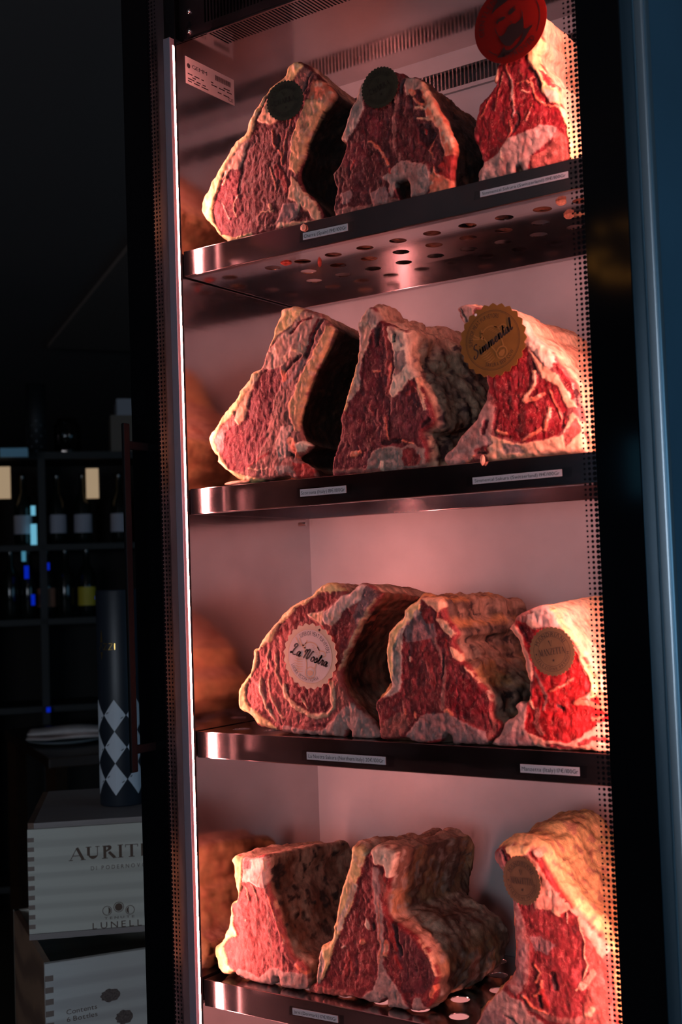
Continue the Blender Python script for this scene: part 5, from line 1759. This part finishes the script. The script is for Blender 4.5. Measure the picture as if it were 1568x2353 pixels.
f = MB()
for y_ in (-3.2, -1.3, .6, 2.55): f.box(X1R - .02, X1R + .08, y_, y_ + .05, wz0, wz1)
f.box(X1R - .02, X1R + .08, -3.2, 2.6, wz0, wz0 + .05).box(X1R - .02, X1R + .08, -3.2, 2.6, wz1 - .05, wz1)
window(1, MB().box(X1R + .05, X1R + .06, -3.2, 2.6, wz0, wz1), f, WIN_SIDE, (.30, .66, 1.0))
f = MB()
for x_ in (.3, 1.65, 3.05): f.box(x_, x_ + .05, Y0R - .08, Y0R + .02, .9, wz1)
f.box(.3, 3.1, Y0R - .08, Y0R + .02, .9, .95).box(.3, 3.1, Y0R - .08, Y0R + .02, wz1 - .05, wz1)
window(2, MB().box(.3, 3.1, Y0R - .06, Y0R - .05, .9, wz1), f, WIN_FRONT, (.76, .86, 1.0))
# the narrow light: a glowing pane stands in for the mirrored street front
f = MB()
for x_ in (-1.6, -1.29, -.9): f.box(x_, x_ + .05, Y0R - .08, Y0R + .02, .9, wz1)
f.box(-1.6, -.85, Y0R - .08, Y0R + .02, .9, .95).box(-1.6, -.85, Y0R - .08, Y0R + .02, 1.66, 1.70)
window(3, MB().box(-1.23, -1.14, Y0R - .06, Y0R - .05, 1.74, 2.04), f, 1.0, (.15, .55, .85))

# ------------------------------------------------------------------ background left of the cabinet
AZ = radians(47.5)
NV = np.array([-sin(AZ), cos(AZ), 0])
RV = np.array([cos(AZ), sin(AZ), 0])


def onp(px, py, D):
    d = ray(px, py)
    w = CAM + d * (D / (d @ NV))
    return (w - CAM) @ RV, w[2]


def frame_at(D):
    o = CAM + NV * D
    return Matrix.Translation((o[0], o[1], 0)) @ Matrix.Rotation(AZ, 4, 'Z')


def bloc(u, D, z):
    w = CAM + NV * D + RV * u
    return (w[0], w[1], z)


M_RACK = mat('black_shelving', (.004, .003, .003), .6)
D0 = 5.2
uL, _ = onp(-60, 1200, D0)
uR, _ = onp(345, 1200, D0)
_, zt = onp(150, 1038, D0)
rk = thing('wine_rack', 'tall dark shelving unit full of wine bottles in the unlit room behind', 'shelving', bloc((uL + uR) / 2, D0, 0), AZ)
wR = (uR - uL)
shelf_z = [onp(150, y, D0)[1] for y in (1250, 1420, 1620)]
MB().box(-wR / 2, wR / 2, .0, .32, zt - .03, zt).build('top_board', M_RACK, rk)
for x_ in (-wR / 2, wR / 2 - .03, -.10): MB().box(x_, x_ + .03, 0, .32, 0, zt - .03).build('upright', M_RACK, rk)
for z_ in shelf_z + [.15]: MB().box(-wR / 2 + .03, wR / 2 - .03, 0, .32, z_ - .025, z_).build('shelf_board', M_RACK, rk)
MB().box(-wR / 2, wR / 2, .32, .33, 0, zt).build('back_board', M_WALL, rk)

M_BOT = mat('dark_bottle_glass', (.006, .008, .006), .12, spec=.5)
M_LABEL = mat('bottle_label', (.42, .40, .46), .7)


def bottle(name_label, u, D, z, h=.30, r=.037, lab=M_LABEL, glass=M_BOT):
    t = thing('wine_bottle', name_label, 'bottle', bloc(u, D, z), AZ, 'wine bottles on the dark rack')
    MB().lathe([(r * .9, 0), (r, .006), (r, h * .58), (r * .75, h * .67), (r * .38, h * .74), (r * .36, h * .97), (r * .4, h)], 24).build('glass_body', glass, t, smooth=True)
    if lab:
        MB().lathe([(r + .0008, h * .16), (r + .0008, h * .42)], 24, cap=False).build('paper_label', lab, t, smooth=True)
    return t


for i, px in enumerate((52, 132, 192, 277)):
    u, _ = onp(px, 1200, D0)
    bottle('dark wine bottle with pale square label, %s on the upper rack board' % ['leftmost', 'second from left', 'third from left', 'rightmost'][i], u, D0 + .08, shelf_z[0], lab=M_LABEL)
random.seed(4)
M_LB2 = mat('orange_label', (.35, .14, .08), .7)
M_LB3 = mat('yellow_label', (.55, .42, .03), .6)
for i, (px, lab, wd) in enumerate(((24, None, 'unlabelled'), (66, None, 'unlabelled'), (108, M_LB2, 'reddish-labelled'), (152, None, 'unlabelled'), (202, M_LB3, 'yellow-labelled'))):
    u, _ = onp(px, 1400, D0)
    bottle('dark %s wine bottle on the middle rack board, %s' % (wd, ['at its left end', 'second from left', 'in its middle', 'second from right', 'at its right end'][i]), u, D0 + .08, shelf_z[1], lab=lab)
# things on top of the rack
u, _ = onp(83, 1000, D0)
_, z1 = onp(83, 875, D0)
t = thing('gift_tube', 'dim black bottle tube with grey diamonds standing on top of the rack', 'gift tube', bloc(u, D0 + .1, zt))
hT2 = z1 - zt
MB().lathe([(.042, 0), (.042, hT2)], 32).build('tube_body', mat('black_card_far', (.01, .01, .011), .6), t, smooth=True)
b = MB()
for k in range(6):
    for j in range(3):
        a0 = AZ - pi / 2 + k * pi / 3
        zc = .03 + j * .045
        b.add([(.0428 * cos(a0 + pi / 6), .0428 * sin(a0 + pi / 6), zc), (.0428 * cos(a0), .0428 * sin(a0), zc + .022), (.0428 * cos(a0 - pi / 6), .0428 * sin(a0 - pi / 6), zc), (.0428 * cos(a0), .0428 * sin(a0), zc - .022)], [(0, 1, 2), (0, 2, 3)])
b.build('diamond_pattern', mat('grey_print', (.30, .30, .34), .6), t)
u, _ = onp(155, 1000, D0)
t = tag(MB().lathe([(.055, 0), (.058, .12), (.04, .14), (.045, .15)], 28).build('glass_jar', glassmat('jar_glass', 1.0, (.55, .5, .48)), smooth=True), 'clear glass jar on top of the rack, between tube and boxes', 'jar')
t.location = bloc(u, D0 + .1, zt)
for i, (x0, x1, y0, y1, c, l) in enumerate(((257, 340, 950, 1030, (.16, .12, .09), 'brown cardboard box at the bottom of the pile on the rack'), (262, 340, 944, 950, (.2, .18, .16), ''), (270, 325, 912, 944, (.34, .33, .36), 'small pale grey box on top of the pile on the rack'))):
    if not l: continue
    ua, za = onp(x0, y1, D0)
    ub, zb = onp(x1, y0, D0)
    za = zt if i == 0 else zlast
    o = tag(MB().box(-(ub - ua) / 2, (ub - ua) / 2, 0, .2, 0, zb - za).build('gift_box', mat('card_%d' % i, c, .7)), l, 'box', 'boxes on top of the rack')
    o.location = bloc((ua + ub) / 2, D0 + .05, za)
    o.rotation_euler = (0, 0, AZ)
    zlast = zb
# backlit panels and slits of daylight behind the rack
M_CREAM = mat('backlit_cream_panel', (.8, .7, .5), .8, emit=(1, .66, .36), es=.30)
M_CYAN = mat('daylight_slit', (.3, .6, .7), .8, emit=(.22, .70, .95), es=.55)
M_BLUEG = mat('blue_led', (.0, .02, .5), .8, emit=(.0, .03, .9), es=.35)


def lit(x0, y0, x1, y1, name, label, cat, m, group, D=D0 + .02):
    ua, za = onp(x0, y1, D)
    ub, zb = onp(x1, y0, D)
    w, h = ub - ua, zb - za
    o = tag(MB().box(-w / 2, w / 2, 0, .02, 0, h).build(name, m), label, cat, group)
    o.location = bloc((ua + ub) / 2, D, za)
    o.rotation_euler = (0, 0, AZ)


lit(-20, 1072, 23, 1146, 'backlit_panel', 'glowing cream panel at the left edge of the rack', 'light panel', M_CREAM, 'glowing cream panels in the rack')
lit(199, 1076, 226, 1145, 'backlit_panel', 'glowing cream panel above the labelled bottles', 'light panel', M_CREAM, 'glowing cream panels in the rack')
lit(71, 1162, 81, 1184, 'light_slit', 'short cyan slit of daylight beside the leftmost labelled bottle', 'light', M_CYAN, 'cyan light slits in the rack')
lit(71, 1204, 84, 1252, 'light_slit', 'tall cyan slit of daylight beside the leftmost labelled bottle', 'light', M_CYAN, 'cyan light slits in the rack')
lit(50, 1266, 59, 1290, 'light_slit', 'slanting lower cyan slit of daylight in the rack', 'light', mat('daylight_slit_dim', (.2, .4, .5), .8, emit=(.10, .42, .60), es=.4), 'cyan light slits in the rack')
for (x0, y0, x1, y1, l) in ((109, 1293, 114, 1310, 'blue glow at the top of the middle rack board'), (72, 1366, 80, 1391, 'tall blue glow low in the rack'), (56, 1300, 66, 1330, 'faint blue glow left in the rack'), (220, 1370, 225, 1377, 'tiny blue light right in the rack'),
                            (107, 1626, 116, 1637, 'blue glow below the rear table')):
    lit(x0, y0, x1, y1, 'blue_light', l, 'light', M_BLUEG, 'blue lights in the rack', D0 - .04 if y0 < 1600 else D0 - .05)
lit(0, 1029, 64, 1050, 'daylit_box', 'flat box end on the rack top at left, blue window light in its colour', 'box', mat('window_blue_card', (.30, .62, .80), .6, emit=None), None, D0 - .16)  # pale box; the blue of the window light is put into its card colour

# tables
M_TAB = mat('dark_table_wood', (.035, .016, .009), .35, noise=.2, nscale=(3, 30, 30))
M_CLOTH = mat('linen_napkin', (.75, .62, .58), .9, noise=.1, nscale=(40, 40, 40))
M_PLATE = mat('glazed_plate', (.32, .36, .38), .25)


def table(label, pts, z, th=.035):
    P = [atz(px, py, z) for px, py in pts]
    c = sum(P) / len(P)
    t = worldthing('dining_table', label, 'table', (c[0], c[1], 0), 'restaurant tables behind')
    n = len(P)
    vs = [(p[0], p[1], z) for p in P] + [(p[0], p[1], z - th) for p in P]
    b = MB()
    b.add(vs, [tuple(range(n)), tuple(range(n, 2 * n))[::-1]] + [(i, (i + 1) % n, (i + 1) % n + n, i + n) for i in range(n)])
    b.build('table_top', M_TAB, t, bevel=.003)
    for p in P:
        q = c + (p - c) * .86
        MB().box(q[0] - .025, q[0] + .025, q[1] - .025, q[1] + .025, 0, z - th).build('leg', M_TAB, t)
    return t


zt1, zt2 = .80, .84
table('near dark wooden table corner with folded napkins', [(10, 1677), (112, 1742), (420, 1716), (330, 1640)], zt1)
table('rear dark wooden table with glasses and napkins', [(-120, 1612), (215, 1592), (330, 1578), (-40, 1580)], zt2)


def napkins(label, px, py, z, w, d_):
    p = atz(px, py, z)
    t = thing('napkin_stack', label, 'napkins', (p[0], p[1], z + .0175), AZ + radians(-4), 'folded napkins on plates')
    for k, (h0, h1, ww) in enumerate(((0, .012, w), (.0125, .040, w * .97))):
        b = MB()
        n, mm = 26, 14
        vs = []
        for i in range(n + 1):
            u_ = -ww / 2 + ww * i / n
            e_ = min(1, sqrt(max(0, 1 - max(0, (abs(u_) - ww / 2 + .02) / .02) ** 2)) + .05)
            for j in range(mm):
                a = 2 * pi * j / mm
                vs.append((u_, cos(a) * d_ / 2, (h0 + h1) / 2 + sin(a) * (h1 - h0) / 2 * e_ + (.004 * sin(u_ * 25 + k) if sin(a) > 0 else 0)))
        b.add(vs, [(i * mm + j, i * mm + (j + 1) % mm, (i + 1) * mm + (j + 1) % mm, (i + 1) * mm + j) for i in range(n) for j in range(mm)] + [tuple(range(mm))[::-1], tuple(n * mm + j for j in range(mm))])
        b.build('folded_napkin', M_CLOTH, t, smooth=True)
    pl = MB().lathe([(.06, 0), (.10, .004), (.135, .014), (.137, .016), (.132, .0165), (.09, .007), (.0, .006)], 40).build('side_plate', M_PLATE, smooth=True)
    pl.location = (p[0], p[1], z + .0003)
    tag(pl, 'pale plate under ' + label, 'plate', 'plates under napkins')


napkins('thick folded grey napkins on the near table', 152, 1706, zt1, .27, .13)
napkins('dim folded napkins on the rear table at the left edge', 38, 1590, zt2, .30, .13)
M_WG = glassmat('wine_glass', 1.0, (.86, .86, .88))
p = atz(176, 1592, zt2)
g = MB().lathe([(.001, .002), (.034, .001), (.034, .003), (.006, .008), (.004, .085), (.012, .10), (.040, .13), (.046, .165), (.040, .215), (.0385, .215), (.044, .165), (.036, .128), (.006, .102)], 32, cap=False).build('wine_glass', M_WG, smooth=True)
g.location = (p[0], p[1], zt2 + .0003)
tag(g, 'empty stemmed wine glass on the rear table', 'wine glass')
p = atz(186, 1580, zt2)
g = MB().lathe([(.001, .004), (.030, .001), (.032, .003), (.036, .10), (.0345, .10), (.030, .008), (.001, .008)], 32, cap=False).build('water_tumbler', M_WG, smooth=True)
q = (p - CAM)[:2] / np.linalg.norm((p - CAM)[:2])
g.location = (p[0] + q[0] * .06 + .03, p[1] + q[1] * .06, zt2 + .0003)
tag(g, 'plain water tumbler behind the wine glass on the rear table', 'glass')

# dropped ceiling panel
pa, pb_ = atz(110, 800, ZR - .02), atz(300, 567, ZR - .02)
e_ = (pb_ - pa) / np.linalg.norm(pb_ - pa)
pc = pa + e_ * 6
rv = np.array([e_[1], -e_[0], 0])
if rv @ CR < 0: rv = -rv
b = MB()
cs_ = [pa, pc, pc + rv * 1.6, pa + rv * 1.6]
b.add([(c[0], c[1], ZR - .02) for c in cs_] + [(c[0], c[1], ZR) for c in cs_], [(0, 1, 2, 3), (4, 5, 6, 7), (0, 1, 5, 4), (1, 2, 6, 5), (2, 3, 7, 6), (3, 0, 4, 7)])
tag(b.build('trim_1', mat('ceiling_band', (.30, .22, .19), .9)), kind='structure')

# warm pendant lamp behind the photographer, seen only as a speckle in the door glass
d_ = ray(1425, 580).copy()
t_ = (-.0425 - CAM[1]) / d_[1]
P_ = CAM + t_ * d_
d_[1] *= -1
q_ = P_ + d_ * ((2.25 - P_[2]) / d_[2])
pl = thing('pendant_lamp', 'warm pendant lamp of small bulbs, seen reflected in the black door border', 'lamp', (q_[0], q_[1], 2.25))
M_BULB = mat('warm_bulb', (1, .6, .2), .5, emit=(1, .40, .06), es=6)
random.seed(2)
for i in range(16):
    a, b_, r_ = random.uniform(0, 6.28), random.uniform(-1, 1), .085
    s_ = sqrt(1 - b_ * b_)
    MB().lathe([(.001, -.008), (.007, -.004), (.008, 0), (.006, .005), (.001, .008)], 8, Matrix.Translation((r_ * s_ * cos(a), r_ * s_ * sin(a), b_ * r_))).build('bulb', M_BULB, pl, smooth=True)
MB().box(-.002, .002, -.002, .002, .0, ZR - 2.25).build('cord', M_BLACKM, pl)
